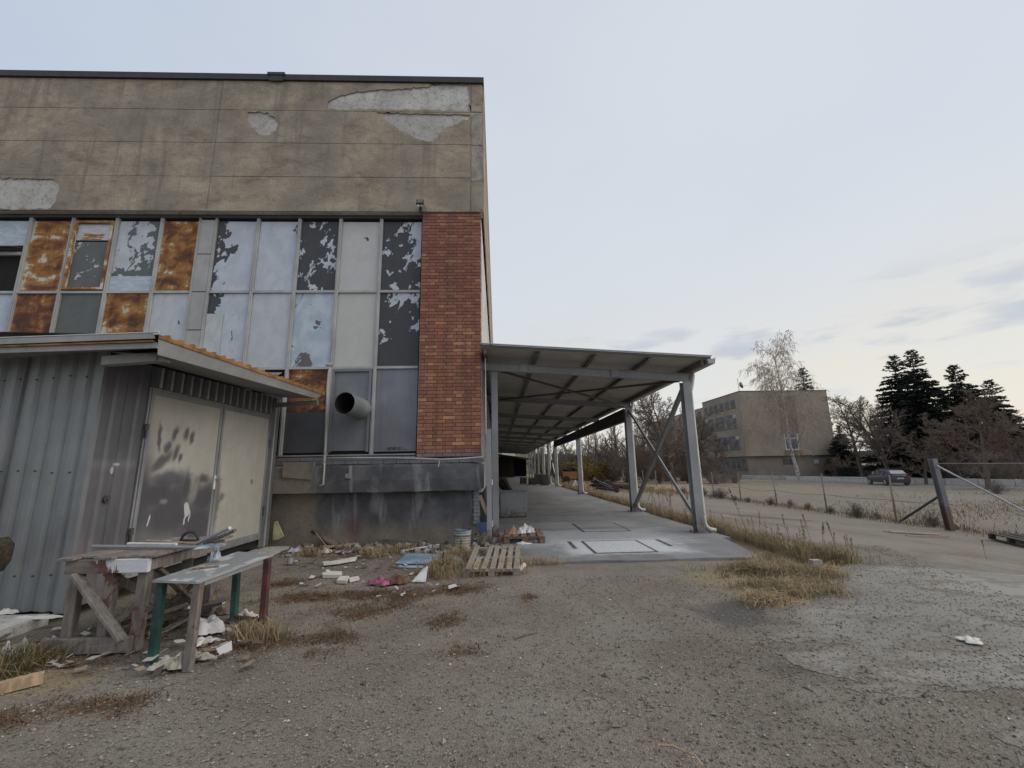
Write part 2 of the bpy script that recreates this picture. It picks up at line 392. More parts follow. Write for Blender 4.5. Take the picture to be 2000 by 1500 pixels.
MOSS = [(870, 1213, .22, .2), (560, 1138, .35, .22), (700, 1190, .45, .25), (640, 1240, .4, .18), (900, 1272, .18, .1), (720, 1160, .5, .3), (600, 1165, .5, .25),
        (500, 1250, .4, .2), (790, 1165, .3, .3), (200, 1370, .4, .14), (20, 1400, .3, .12), (890, 1150, .5, .25), (640, 1268, .15, .06), (980, 1116, .4, .2), (1040, 1165, .15, .1)]
for a in MOSS: blob(moss, *a)
for a in [(560, 1075, 1.0, .8), (700, 1085, 1.2, .7), (840, 1090, 1.0, .8), (330, 1180, 1.2, 1.5), (120, 1290, .9, .7), (40, 1300, .8, .5)]: blob(moss, *a, .62)
for a in [(860, 1120, .5, .4), (1450, 1130, 1.0, .6), (1540, 1160, .9, .5), (1500, 1090, 1.0, .8), (40, 1330, .8, .3), (1960, 1260, .6, .3)]: blob(straw, *a)
edge = np.exp(-((X-5.0)/.45)**2)*(Y > 6.2)*(Y < 60); straw = np.maximum(straw, edge*.95)
far_straw = sst(.5, .72, vnoise(X, Y*2.2, 4.2, 5))*(X > 13.2)*(Y > 9); straw = np.maximum(straw, far_straw*.3)
straw = np.maximum(straw, np.exp(-((X-13.3)/.45)**2)*.55*(Y > 9))
straw = np.maximum(straw, np.exp(-(((Y-.35*X)-10.4)/1.7)**2)*(X > 13.5)*.35)
straw = np.maximum(straw, ((Y > 26) & (X > 4.5) & (X < 30))*.55)
for a in [(1440, 1200, .5, .5), (1900, 1285, .35, .1), (1880, 1275, .25, .08), (1600, 1300, .5, .15), (1500, 1010, 2, .5)]: blob(dark, *a)
for a in [(1650, 1390, .35, .2), (1600, 1350, .3, .2), (1750, 1060, 2.0, 1.0), (1560, 1040, 2.0, 1.2), (1200, 1230, .8, .5), (1010, 1380, .5, .3)]: blob(tan, *a, .8)
tan = np.maximum(tan, sst(7.5, 10, X)*.55)
mb = MB(); ny, nx = X.shape
mb.v = np.stack([X.ravel(), Y.ravel(), Z.ravel()], 1).tolist()
idx = np.arange(nx*ny).reshape(ny, nx)
mb.f = np.stack([idx[:-1, :-1].ravel(), idx[:-1, 1:].ravel(), idx[1:, 1:].ravel(), idx[1:, :-1].ravel()], 1).tolist()
mb.c = np.stack([straw.ravel(), moss.ravel(), dark.ravel(), tan.ravel()], 1)
def m_ground():
    t = NT('gravel_ground'); p = t.pos()
    at = t.node('ShaderNodeAttribute', attribute_name='tint', attribute_type='GEOMETRY'); c3 = t.xyz(at.outputs['Color'])
    big = t.noise(p, .45, 5, .6); med = t.noise(p, 2.6, 8, .65); fine = t.noise(p, 46, 6, .75); grit = t.vor(p, 80); gcol = t.vor(p, 80, 'Color'); grit2 = t.vor(p, 170, 'Color')
    c = t.mix(t.sm(big, .35, .65), (.195, .17, .132), (.28, .246, .194)); c = t.mix(t.math('MULTIPLY', t.sm(med, .42, .7), .55), c, (.135, .113, .092)); c = t.mix(t.math('MULTIPLY', t.sm(t.noise(p, .85, 6, .65, .6), .48, .66), .65), c, (.13, .108, .086)); c = t.mix(t.math('MULTIPLY', t.sm(t.noise(t.map(p, (5, 2, 0)), .6, 6, .65, .6), .5, .68), .6), c, (.30, .275, .24))
    gc = t.xyz(gcol)
    c = t.mix(t.math('MULTIPLY', t.sm(gc[0], .55, .95), .55), c, (.31, .28, .245)); c = t.mix(t.math('MULTIPLY', t.sm(gc[1], .6, .95), .5), c, (.09, .08, .072))
    c = t.mix(t.math('MULTIPLY', t.xyz(grit2)[0], .3), c, (.28, .25, .22)); c = t.mix(t.math('MULTIPLY', t.sm(gc[2], .985, .995), .4), c, (.48, .47, .45))
    def lay(k, lo, hi, a, b, amt=1.0):
        nonlocal c
        v = t.math('ADD', k, t.math('MULTIPLY', t.math('SUBTRACT', med, .5), 1.1)); v = t.math('ADD', v, t.math('MULTIPLY', t.math('SUBTRACT', fine, .5), .55))
        kk = t.math('MULTIPLY', t.sm(v, lo, hi), amt); c = t.mix(kk, c, t.mix(t.sm(fine, .35, .65), a, b))
    lay(at.outputs['Alpha'], .3, .75, (.225, .205, .178), (.29, .264, .228), .75)
    lay(c3[2], .3, .8, (.08, .075, .072), (.12, .113, .107), .8)
    lay(c3[1], .35, .7, (.085, .055, .033), (.175, .115, .068), .8)
    lay(c3[0], .35, .75, (.235, .18, .105), (.39, .305, .185), .85)
    return t.done(c, .96, 0, t.bump(t.math('ADD', t.math('MULTIPLY', t.math('SUBTRACT', 1.0, grit), .7), fine), .8, .02), spec=.25)
struct('ground', mb, m_ground(), True)

# worn concrete paving at the right, its broken edge half buried
def ragged(poly, step=.09, amp=.10, seed=3):
    r = random.Random(seed); res = []
    for i in range(len(poly)):
        a = Vector(poly[i]); b = Vector(poly[(i+1) % len(poly)]); n = max(1, int((b-a).length/step)); nn = Vector((-(b-a).y, (b-a).x)).normalized()
        for k in range(n): res.append(a+(b-a)*(k/n)+nn*(r.gauss(0, amp)))
    return res
def sheet(poly, zo, name, mat):
    v = [Vector((p.x, p.y, float(gz(p.x, p.y))+zo)) for p in poly]
    tri = tessellate_polygon([[Vector((p.x, p.y, 0)) for p in poly]]); mb = MB().add(v, [tuple(t) for t in tri]); 
    bm = bmesh.new(); [bm.verts.new(q) for q in mb.v]; bm.verts.ensure_lookup_table()
    for f in mb.f:
        try: bm.faces.new([bm.verts[i] for i in f])
        except ValueError: pass
    bmesh.ops.recalc_face_normals(bm, faces=bm.faces)
    if sum(f.normal.z for f in bm.faces) < 0: bmesh.ops.reverse_faces(bm, faces=bm.faces)
    me = bpy.data.meshes.new(name); bm.to_mesh(me); bm.free(); return struct(name, me, mat)
def m_patch():
    t = NT('worn_concrete'); p = t.pos(); med = t.noise(t.map(p, rot=(0, 0, .5), sc=(1, 2.2, 1)), 1.5, 9, .68, .4); fine = t.noise(p, 30, 6, .7); big = t.noise(p, .6, 3)
    at = t.attr('tint', 'GEOMETRY')
    c = t.mix(t.sm(big, .35, .65), (.205, .192, .170), (.275, .258, .23)); c = t.mix(t.math('MULTIPLY', t.sm(fine, .45, .7), .35), c, (.16, .155, .15))
    dirt = t.math('MAXIMUM', t.sm(med, .52, .60), t.sm(t.math('ADD', at, t.math('MULTIPLY', t.math('SUBTRACT', fine, .5), 1.6)), .75, .1)); c = t.mix(t.math('MULTIPLY', dirt, .9), c, t.mix(t.sm(fine, .3, .7), (.10, .086, .072), (.24, .21, .175)))
    return t.done(c, .93, 0, t.bump(t.math('ADD', fine, t.math('MULTIPLY', dirt, .6)), .6, .015))
mp_ = m_patch()
pp = np.array([P(x, y).to_2d() for x, y in ((1640, 1107), (1655, 1140), (1625, 1170), (1590, 1192), (1640, 1222), (1715, 1262), (1800, 1290), (1900, 1330), (1980, 1385), (2060, 1440))]+[(7.5, 2.6), (10.5, 4.6), P(1990, 1118).to_2d()[:], P(1850, 1108).to_2d()[:], P(1730, 1102).to_2d()[:]])
ce = .034; xs_ = np.arange(2.2, 10.6, ce); ys__ = np.arange(2.2, 7.4, ce); GX, GY = np.meshgrid(xs_, ys__); jr = np.random.default_rng(4)
GX = GX+jr.uniform(-.3, .3, GX.shape)*ce; GY = GY+jr.uniform(-.3, .3, GY.shape)*ce
def inside_dist(x, y, poly):
    ins = np.zeros(x.shape, bool); dmin = np.full(x.shape, 1e9); n = len(poly)
    for i in range(n):
        (ax, ay), (bx, by) = poly[i], poly[(i+1) % n]; c_ = ((ay > y) != (by > y)) & (x < (bx-ax)*(y-ay)/(by-ay+1e-12)+ax); ins ^= c_
        L2 = (bx-ax)**2+(by-ay)**2; t = np.clip(((x-ax)*(bx-ax)+(y-ay)*(by-ay))/L2, 0, 1); dmin = np.minimum(dmin, np.hypot(x-ax-t*(bx-ax), y-ay-t*(by-ay)))
    return np.where(ins, dmin, -dmin)
def fbm(x, y, s, seed): return .5*vnoise(x, y, s, seed)+.27*vnoise(x, y, s*.45, seed+1)+.15*vnoise(x, y, s*.2, seed+2)+.08*vnoise(x, y, s*.08, seed+3)
def crust(x, y):
    near = sst(5.2, 3.2, y)                                         # nearer the camera the crust is more broken up
    return inside_dist(x, y, pp)/(.22+.5*near)+(fbm(x*.8, y*1.6, .9, 20)-.5)*(2.4+2.6*near)+.28
CZ = gz(GX, GY)+rough_z(GX, GY)*np.clip(1-np.hypot(GX, GY)/60, 0, 1)-.012+.0035; my, mx = GX.shape; ii = np.arange(my*mx).reshape(my, mx)
t1 = np.stack([ii[:-1, :-1].ravel(), ii[:-1, 1:].ravel(), ii[1:, 1:].ravel()], 1); t2 = np.stack([ii[:-1, :-1].ravel(), ii[1:, 1:].ravel(), ii[1:, :-1].ravel()], 1); T = np.concatenate([t1, t2])
fx_, fy_ = GX.ravel()[T].mean(1), GY.ravel()[T].mean(1); T = T[crust(fx_, fy_) > 0]; used, inv = np.unique(T, return_inverse=True)
me = bpy.data.meshes.new('concrete_paving'); me.from_pydata(np.stack([GX.ravel(), GY.ravel(), CZ.ravel()], 1)[used].tolist(), [], inv.reshape(-1, 3).tolist()); cv = crust(GX.ravel()[used], GY.ravel()[used]); at = me.color_attributes.new('tint', 'FLOAT_COLOR', 'POINT'); at.data.foreach_set('color', np.stack([cv, cv, cv, np.ones_like(cv)], 1).astype(np.float32).ravel()); struct('concrete_paving', me, mp_, True)

# ------------------------------------------------------------------ canopy slab
def m_slab():
    t = NT('slab_concrete'); p = t.pos(); big = t.noise(p, .7, 5, .6); fine = t.noise(p, 24, 6, .7); sw = t.noise(t.map(p, sc=(1, .35, 1)), 2.1, 6, .6)
    c = t.mix(t.sm(big, .35, .65), (.165, .166, .17), (.225, .225, .23)); c = t.mix(t.math('MULTIPLY', t.sm(sw, .5, .72), .5), c, (.115, .112, .112))
    c = t.mix(t.math('MULTIPLY', t.sm(fine, .5, .72), .3), c, (.27, .265, .26)); c = t.mix(t.math('MULTIPLY', t.sm(t.noise(t.map(p, (2, 7, 0)), 1.1, 7, .65), .52, .66), .5), c, (.13, .115, .10))
    wob = t.math('MULTIPLY', t.math('SUBTRACT', t.noise(p, 6, 6, .7), .5), .9)
    for (cx, cy, sx, sy, amt) in ((2.25, 8.15, 1.05, .72, .9), (2.05, 9.3, 1.7, 1.0, .45), (2.2, 11.1, 1.3, .6, .28)):
        q = t.map(p, (cx, cy, 0), (0, 0, 0), (sx, sy, 1e3), True); x = t.xyz(q)
        d = t.math('MAXIMUM', t.math('ABSOLUTE', x[0]), t.math('ABSOLUTE', x[1])); d = t.math('ADD', d, wob)
        c = t.mix(t.math('MULTIPLY', t.sm(d, 1.25, .65), amt), c, t.mix(t.sm(fine, .3, .7), (.42, .435, .46), (.62, .63, .65)))
    return t.done(c, .85, 0, t.bump(t.math('ADD', fine, sw), .3, .01))
mslab = m_slab(); ZS = .05
def slab_piece(poly, name='slab_section'): 
    mbq = MB(); n = len(poly); v = [Vector((x, y, ZS)) for x, y in poly]+[Vector((x, y, -.25)) for x, y in poly]
    return mbq.add(v, [tuple(range(n))]+[(i, i+n, (i+1) % n+n, (i+1) % n) for i in range(n)])
slab = bpy.data.objects.new('concrete_slab', None); COL.objects.link(slab); slab['kind'] = 'structure'
front = [(.2, 6.98)]+[(.2+i*.25, 6.95-.05*math.sin(i*.9)+random.uniform(-.02, .02)) for i in range(1, 16)]+[(4.15, 7.12)]
obj('slab_section', slab_piece([(-.12, 8.77), (-.12, 8.2), (.2, 7.6)]+front+[(4.35, 8.0), (4.5, 8.77)]), mslab, slab)
yy = 8.78
for ln in (4.5, 4.5, 4.5, 4.5, 9, 9, 9, 9):
    obj('slab_section', slab_piece([(4.62+random.uniform(-.05, .05), yy+ln-.012)]+[(-.12, yy+ln-.012), (-.12, yy)]+[(4.62+random.uniform(-.05, .05), yy)]), mslab, slab); yy += ln
# recessed hatch outlines on the slab, laid as thin dark and pale strips
mh = flat('hatch_joint', (.085, .085, .09), .9); mhp = flat('hatch_cover', (.36, .37, .385), .85, sc=9)
def hatch(x0, x1, y0, y1, pale):
    h = bpy.data.objects.new('floor_hatch', None); COL.objects.link(h); h.parent = slab
    w_ = .05
    if pale: obj('cover', MB().box(x0+w_, x1-w_, y0+w_, y1-w_, ZS+.003, ZS+.007), mslab, h)
    mm = MB(); mm.box(x0, x0+w_, y0, y1, ZS+.002, ZS+.006); mm.box(x1-w_, x1, y0, y1, ZS+.002, ZS+.006); mm.box(x0+w_, x1-w_, y0, y0+w_*.5, ZS+.002, ZS+.006); mm.box(x0+w_, x1-w_, y1-w_*.5, y1, ZS+.002, ZS+.006)
    obj('joint', mm, mh, h)
hatch(1.62, 2.72, 7.5, 8.72, True); hatch(1.9, 3.0, 9.9, 11.4, True)
for x in (1.35, 3.1): obj('joint_strip', MB().box(x, x+.07, 8.0, 8.72, ZS+.002, ZS+.005), mh, slab)

# ------------------------------------------------------------------ factory hall
YF, YW, YB = 9.0, 9.2, 9.03          # fascia face, window plane, brick face
hall = thing('factory_building', 'old factory hall with stained concrete fascia, patched window sheets and a brick corner pier', 'building', (-4, 9.3, 0))
XE, XL = -.27, -19.0
core = MB().box(XL, XE-.06, 9.27, 75, 1.0, 10.9); obj('wall', core, M['bare'], hall)
obj('roof', MB().box(XL, XE-.02, 9.06, 75.05, 10.9, 10.955), M['black'], hall)
def holed(x0, x1, z0, z1, holes, y0=YF, th=.022):
    outer = [Vector((x0, z0, 0)), Vector((x1, z0, 0)), Vector((x1, z1, 0)), Vector((x0, z1, 0))]
    loops = [outer]+[[Vector((a, b, 0)) for a, b in h] for h in holes]
    flatv = [v for l in loops for v in l]; tri = tessellate_polygon(loops); mb = MB()
    n = len(flatv); mb.v = [(v.x, y0, v.y) for v in flatv]+[(v.x, y0+th, v.y) for v in flatv]
    for t_ in tri:
        a, b, c = (flatv[i] for i in t_); s = (b.x-a.x)*(c.y-a.y)-(b.y-a.y)*(c.x-a.x)
        mb.f.append(tuple(t_) if s > 0 else tuple(reversed(t_)))
    o = 0
    for l in loops:
        k = len(l); mb.f += [(o+i, o+i+n, o+(i+1) % k+n, o+(i+1) % k) for i in range(k)]; o += k
    return mb
def rough_loop(pts, seed, amp=.018, step=.07):
    r = random.Random(seed); res = []
    for i in range(len(pts)):
        a = Vector(pts[i]); b = Vector(pts[(i+1) % len(pts)]); n = max(1, int((b-a).length/step))
        for k in range(n):
            q = a+(b-a)*(k/n); res.append((q.x+(r.gauss(0, amp) if k else 0), q.y+(r.gauss(0, amp) if k else 0)))
    return res
def fpx(pts): return [(PY(x, y, YF).x, PY(x, y, YF).z) for x, y in pts]
ZR = [7.41, 8.31, 9.22, 10.13, 10.97]; G = .012
XJ = [XL, -12.65, -6.635, -.565]
peelA = rough_loop(fpx([(636, 213), (640, 199), (662, 187), (692, 181), (732, 176), (790, 172.5), (839, 169), (841, 164), (917, 165), (917, 217.5), (875, 215), (780, 214)]), 1, .016)
peelB = rough_loop(fpx([(735, 220), (750, 231), (772, 247), (797, 262), (816, 272), (832, 276.5), (846, 276), (860, 264), (874, 247), (888, 243), (900, 237), (917, 233), (917, 224), (830, 222)]), 2, .014)
peelC = rough_loop(fpx([(484, 219), (482, 231), (490, 248), (505, 262), (524, 264), (539, 255), (544, 240), (535, 228), (523, 219)]), 3, .018)
peelD = rough_loop(fpx([(-60, 347), (0, 347), (98, 349), (114, 356), (116, 365), (110, 390), (99, 406), (94, 408), (-60, 408)]), 4, .018)
HOLES = {(2, 3): [peelA], (2, 2): [peelB, peelC], (1, 0): [peelD]}
for i in range(3):
    for j in range(4):
        dy = random.uniform(-.004, .004)
        obj('fascia_panel', holed(XJ[i]+G/2, XJ[i+1]-G/2, ZR[j]+G/2, ZR[j+1]-G/2, HOLES.get((i, j), []), YF+dy, .024), M['plaster'], hall)
obj('fascia_backing', MB().box(XL, -.29, YF+.028, 9.26, 7.415, 10.96), M['bare'], hall)
for j, (a, b, mt) in enumerate(((7.41, 8.22, 'plaster'), (8.24, 9.2, 'greyrender'), (9.21, 10.1, 'greyrender'), (10.17, 10.97, 'plaster'))):
    obj('corner_panel', MB().box(-.555, -.285, YF+random.uniform(-.006, .008), YF+.026, a, b), M[mt], hall)
obj('roof_flashing', MB().box(XL, -.245, YF-.05, YF+.06, 10.97, 11.13).box(-.30, -.245, YF+.06, 75, 10.97, 11.13), M['black'], hall)
q = PY(540, 150, YF-.05); obj('flashing_flap', MB().box(q.x-.22, q.x+.20, YF-.075, YF+.10, 11.09, 11.165).box(q.x-.16, q.x+.16, YF-.06, YF-.052, 10.93, 11.09), M['black'], hall)
# side wall seen edge-on
for j in range(4):
    for k in range(11):
        obj('side_panel', MB().box(-.285, -.262+random.uniform(-.004, .006), YF+.05+k*6, YF+.05+k*6+5.98, ZR[j]+.01, ZR[j+1]-.01), M['plaster'], hall)
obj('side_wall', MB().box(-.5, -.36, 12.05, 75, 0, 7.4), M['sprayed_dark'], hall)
# brick corner pier
x0, x1, zb, nz = -1.69, -.345, 1.745, 72; hz = (7.385-zb)/nz; u = (x1-x0)/9.8
obj('pier_mortar', MB().box(x0+.01, x1-.012, YB+.009, 9.35, zb, 7.41).box(-.7, x1-.012, 9.35, 12.0, zb, 7.41), M['mortar'], hall)
PA = [1.35, 1, 2, 1, 2, 1, 1.45]; PB = [.9, 2, 1, 2, 1, 2, .9]; shared = {}; loose = MB(); loose.c = []
def brick_mb(cx, w_, cz, dy, j=None):
    r = random.Random(j); mbx = MB(); jx = [r.uniform(-.003, .003) for _ in range(8)]
    mbx.box(cx-w_/2+.005, cx+w_/2-.005, YB+dy, YB+.03, cz-hz/2+.0065, cz+hz/2-.0055); return mbx
for k in range(nz):
    x = x0
    for j, wu in enumerate(PA if k % 2 else PB):
        wd = wu*u; cx, cz = x+wd/2, zb+hz*(k+.5); x += wd; dy = random.uniform(-.004, .004)
        if k < 42:
            key = (wu, random.randrange(3))
            if key not in shared:
                me = bpy.data.meshes.new('brick'); q = brick_mb(0, wu*u, 0, random.uniform(-.004, .004), key[1]); q.v = [(a, b-YB, c) for a, b, c in q.v]; me.from_pydata(q.v, [], q.f); me.materials.append(M['brick']); shared[key] = me
            o = bpy.data.objects.new('brick', shared[key]); COL.objects.link(o); o.parent = hall
            o.location = Vector((cx+random.uniform(-.002, .002), YB, cz+random.uniform(-.0015, .0015)))-hall.location; o.rotation_euler = (0, random.gauss(0, .006), random.gauss(0, .006))
        else:
            loose.box(cx-wd/2+.005, cx+wd/2-.005, YB+dy, YB+.03, cz-hz/2+.0065, cz+hz/2-.0055); loose.c += [(random.random(),)*3+(1,)]*8
    for n in range(11):
        yb = YB+.012+n*.27+(.13 if k % 2 else 0); loose.box(x1-.02, x1+random.uniform(-.004, .003), yb, yb+.258, zb+hz*k+.006, zb+hz*(k+1)-.006); loose.c += [(random.random(),)*3+(1,)]*8
stuff(obj('brick', loose, M['brick_s'], hall))
# window wall: mullions, transoms and one sheet per opening
zt = [7.30, 5.506, 3.717, 1.847]
xr = [-6.49, -5.53, -4.58, -3.63, -2.68, -1.70]; xl = [-6.86, -7.72, -8.73, -9.71, -10.65, -11.62, -12.6, -13.6, -14.6, -15.6]
obj('window_backing', MB().box(XL, -1.7, YW+.05, YW+.065, 1.8, 7.4), M['dark'], hall)
def mull(x, z0=1.83, z1=7.33, wd=.075):
    mm = MB().box(x-wd/2, x+wd/2, YW-.035, YW+.04, z0, z1).box(x-.008, x+.008, YW-.05, YW-.035, z0, z1); bevel(obj('mullion', mm, M['mullion'], hall), .004)
for x in xr[1:5]+xl[1:]: mull(x)
for x in (xr[0], xl[0], xr[5]+.01): mull(x, wd=.05)
for a, b in zip([7.29, 6.42, 5.50, 4.6, 3.72, 2.8], [6.43, 5.51, 4.61, 3.73, 2.81, 1.85]):
    obj('pilaster_sheet', MB().box(-6.83, -6.52, YW-.03+random.uniform(-.004, .004), YW+.03, b+.006, a-.006), M['mullion'], hall)
for z in zt[1:3]:
    for a, b in zip(xr[:-1], xr[1:]): obj('transom', MB().box(a+.04, b-.04, YW-.028, YW+.04, z-.028, z+.028), M['mullion'], hall)
    for a, b in zip(xl[:-1], xl[1:]): obj('transom', MB().box(b+.04, a-.04, YW-.028, YW+.04, z-.028, z+.028), M['mullion'], hall)
obj('head_rail', MB().box(XL, -1.69, YW-.045, YW+.05, 7.335, 7.415), M['steel_dark'], hall)
obj('sill_rail', MB().box(-6.5, -1.73, YW-.10, YW+.05, 1.80, 1.828), M['galv'], hall)
def sheetp(a, b, z1, z0, mat, dy=0, **pr):
    lo, hi = min(a, b)+.042, max(a, b)-.042; zz0, zz1 = z0+.032, z1-.032
    ms = MB(); n = 5; r = random.Random(int(lo*100+z0*7)); yy_ = YW+.012+dy; k1, k2 = r.uniform(-.006, .006), r.uniform(-.006, .006)
    o0 = [(lo+(hi-lo)*i/n, yy_+k1*(i/n-.5)+k2*(j/n-.5)+r.uniform(-.0025, .0025), zz0+(zz1-zz0)*j/n) for j in range(n+1) for i in range(n+1)]
    ms.add(o0, [(j*(n+1)+i, j*(n+1)+i+1, (j+1)*(n+1)+i+1, (j+1)*(n+1)+i) for j in range(n) for i in range(n)])
    o = obj('window_sheet', ms, M[mat], hall, True)
    d = dict(seed=r.uniform(0, 50), bias=0.0, gx=0.0, gz=0.0, warm=0.0, edge=.1); d.update(pr)
    for k, v in d.items(): o[k] = float(v)
    return o
c = list(zip(xr[:-1], xr[1:]))
PD_, PG, PB_ = 'peel_dark', 'peel_grey', 'peel_blue'
W = [(c[0], 0, PD_, dict(bias=.12, gx=.30)), (c[1], 0, PD_, dict(bias=.2, gx=-.12)), (c[2], 0, PD_, dict(bias=-.06, gz=-.02)), (c[3], 0, PD_, dict(bias=.25, warm=.55)), (c[4], 0, PD_, dict(bias=-.04, gx=.12, gz=.10)),
     (c[0], 1, PD_, dict(bias=.13, gx=.26)), (c[1], 1, PD_, dict(bias=.30, warm=.25)), (c[2], 1, PB_, dict(bias=.14)), (c[3], 1, PD_, dict(bias=.28, warm=.7)), (c[4], 1, PD_, dict(bias=-.07, gz=.24)),
     ]
l = list(zip(xl[:-1], xl[1:]))
W += [(l[0], 0, 'rust', dict(bias=.0, edge=.06)), (l[0], 1, PD_, dict(bias=.24, warm=.2)), (l[1], 0, PG, dict(bias=.02, gz=.14, gx=-.18)), (l[1], 1, 'rust', dict(bias=-.005, edge=.08)),
      (l[2], 1, PG, dict(bias=-.22)), (l[3], 0, 'rust', dict(bias=.045, edge=.12)), (l[3], 1, 'rust', dict(bias=-.05, edge=.05)),
      (l[4], 1, PB_, dict(bias=.2)), (l[5], 0, PD_, dict(bias=.1)), (l[5], 1, PD_, dict(bias=.2)), (l[6], 0, 'rust', {}), (l[6], 1, PD_, {}), (l[7], 0, PD_, dict(bias=.2)), (l[7], 1, PG, {})]
for (a, b), r_, mt, pr in W: sheetp(a, b, zt[r_], zt[r_+1], mt, **pr)
# pane of its own frame, second column of the left bay
a, b = l[2]; a -= .05; b += .05
obj('casement_frame', MB().box(b, b+.055, YW-.05, YW+.02, 5.56, 7.25).box(a-.055, a, YW-.05, YW+.02, 5.56, 7.25).box(b+.055, a-.055, YW-.05, YW+.02, 7.2, 7.25).box(b+.055, a-.055, YW-.05, YW+.02, 5.56, 5.61), M['rust'], hall)['bias'] = .10
sheetp(a-.02, b+.02, 6.78, 5.59, PG, bias=-.1); sheetp(a-.02, b+.02, 7.22, 6.75, PG, -.004, bias=.3)
rs = sheetp(a-.16, b+.12, 6.98, 6.76, 'rust', -.010, bias=.08); 
sheetp(l[1][0], l[1][1], 5.93, 5.5, PB_, -.008, bias=.3, seed=4)
# hopper opening at the far left
a, b = l[4]
sheetp(a, b, 7.30, 6.62, PB_, bias=.3); obj('hopper_flap', MB().bar(((a+b)/2, YW-.03, 6.58), ((a+b)/2, YW-.24, 6.50), abs(a-b)-.1, .02), M['steel_dark'], hall); obj('hopper_rail', MB().box(b+.05, a-.05, YW-.04, YW+.03, 6.40, 6.47), M['mullion'], hall)
# patch sheet over the first pane of the second row
sheetp(-6.50, -6.05, 5.02, 3.75, PG, -.012, bias=.34, warm=.1, seed=9)
# lower row
sheetp(c[4][0], c[4][1], zt[2], zt[3], 'sprayed'); sheetp(c[2][0], c[2][1], 2.78, zt[3], 'sprayed_dark'); sheetp(c[2][0], c[2][1], zt[2], 2.72, 'rust', bias=-.03, edge=-.08, seed=21)
sheetp(c[3][0]+.03, c[3][1]-.06, zt[2]-.03, zt[3]+.03, 'sprayed')
a, b = c[3][0]+.055, c[3][1]-.055
obj('casement_frame', MB().box(a-.02, a+.035, YW-.04, YW+.02, 1.88, 3.68).box(b-.055, b, YW-.04, YW+.02, 1.88, 3.68).box(a+.035, b-.055, YW-.04, YW+.02, 3.63, 3.68), M['sprayed'], hall)
obj('louvre_flap', MB().bar((-5.05, YW-.02, 3.62), (-5.05, YW-.20, 3.52), .74, .015).bar((-5.0, YW, 3.30), (-5.0, YW-.17, 3.22), .74, .015), M['galv'], hall)
sheetp(c[1][0], c[1][1], 3.2, zt[3], 'sprayed_dark'); sheetp(c[0][0], c[0][1], zt[2], zt[3], 'sprayed_dark')
# plinth: painted brick course, concrete band, lower wall
for k, xx in enumerate(np.arange(-6.3, -.45, .262)):
    for j in range(1 if xx > -1.9 else 2): obj('plinth_brick', MB().box(xx+.005+j*.13, xx+.257+j*.13, 9.05+random.uniform(-.004, .004), 9.2, 1.625+j*.078, 1.697+j*.078), M['sprayed'] if xx > -4.4 else M['brick'], hall)
def m_band():
    t = NT('sooty_plinth'); p = t.pos(); x = t.xyz(p); n = t.noise(p, 1.3, 7, .65); f = t.noise(p, 16, 6, .7); st = t.noise(t.map(p, sc=(2.6, 1, .5)), 1.5, 6, .6, .5); big = t.noise(p, .9, 4)
    beige = t.mix(t.sm(n, .3, .7), (.175, .15, .115), (.25, .22, .175)); beige = t.mix(t.math('MULTIPLY', t.sm(f, .52, .68), .7), beige, (.085, .078, .07))
    spray = t.mix(t.sm(n, .35, .7), (.06, .062, .072), (.135, .135, .15)); spray = t.mix(t.math('MULTIPLY', t.sm(st, .5, .68), .55), spray, (.32, .32, .34))
    k = t.math('ADD', t.sm(x[0], -4.3, -3.3), t.math('MULTIPLY', t.math('SUBTRACT', n, .5), 1.6)); k = t.sm(k, .4, .7)
    low = t.math('MULTIPLY', t.sm(x[2], .55, .12), .8); k = t.math('MULTIPLY', k, t.math('SUBTRACT', 1.0, low))
    c = t.mix(t.math('MULTIPLY', k, .95), beige, spray)
    red = t.ellipses(t.vec(0.0, x[0], x[2]), [(-2.95, .38, .22, .42, 0)], .2); c = t.mix(t.math('MULTIPLY', red, .55), c, (.11, .045, .05))
    return t.done(c, .9, 0, t.bump(t.math('ADD', f, n), .5, .02))
M['band'] = m_band()
band = MB(); secs = []
prof = [(9.0, 1.055), (8.985, 1.30), (9.02, 1.56), (9.06, 1.615), (9.24, 1.62), (9.24, 1.06)]
nb = 44; r = random.Random(5)
for i in range(nb+1):
    x = -6.4+(-.29+6.4)*i/nb; en = max(0, (i-nb+2)/2)*.03
    for a, b in prof: secs.append((x, a+r.uniform(-.006, .006)+en, b+r.uniform(-.009, .009)*(a < 9.2)-(en if b > 1.3 else -en)))
k = len(prof); band.add(secs, [(i*k+j, i*k+(j+1) % k, (i+1)*k+(j+1) % k, (i+1)*k+j) for i in range(nb) for j in range(k)]+[tuple(range(nb*k, nb*k+k)), tuple(reversed(range(k)))])
obj('plinth_band', band, M['band'], hall)
obj('lower_wall', MB().box(-19, -.52, 9.255, 9.4, -.1, 1.08), M['band'], hall)
q0 = PY(553, 903, 8.93); q1 = PY(612, 937, 8.93)
obj('loose_slab', MB().prism([(q0.x, q0.z), (q1.x+.02, q0.z-.01), (q1.x-.05, q1.z), (q0.x, q1.z+.06)], 'y', 8.935, 8.982), M['band'], hall)
for k in range(9): obj('quoin_brick', MB().box(-.515+(k % 2)*.01, -.385+random.uniform(-.012, .012), 9.22, 9.34, .36+k*.076, .36+k*.076+.068), M['sprayed'], hall)
q = PY(682, 925, 8.97); obj('bracket', MB().box(q.x-.005, q.x+.055, 8.955, 8.98, q.z-.10, q.z+.16).box(q.x-.075, q.x-.008, 8.96, 8.98, q.z-.09, q.z+.0), M['steel'], hall)
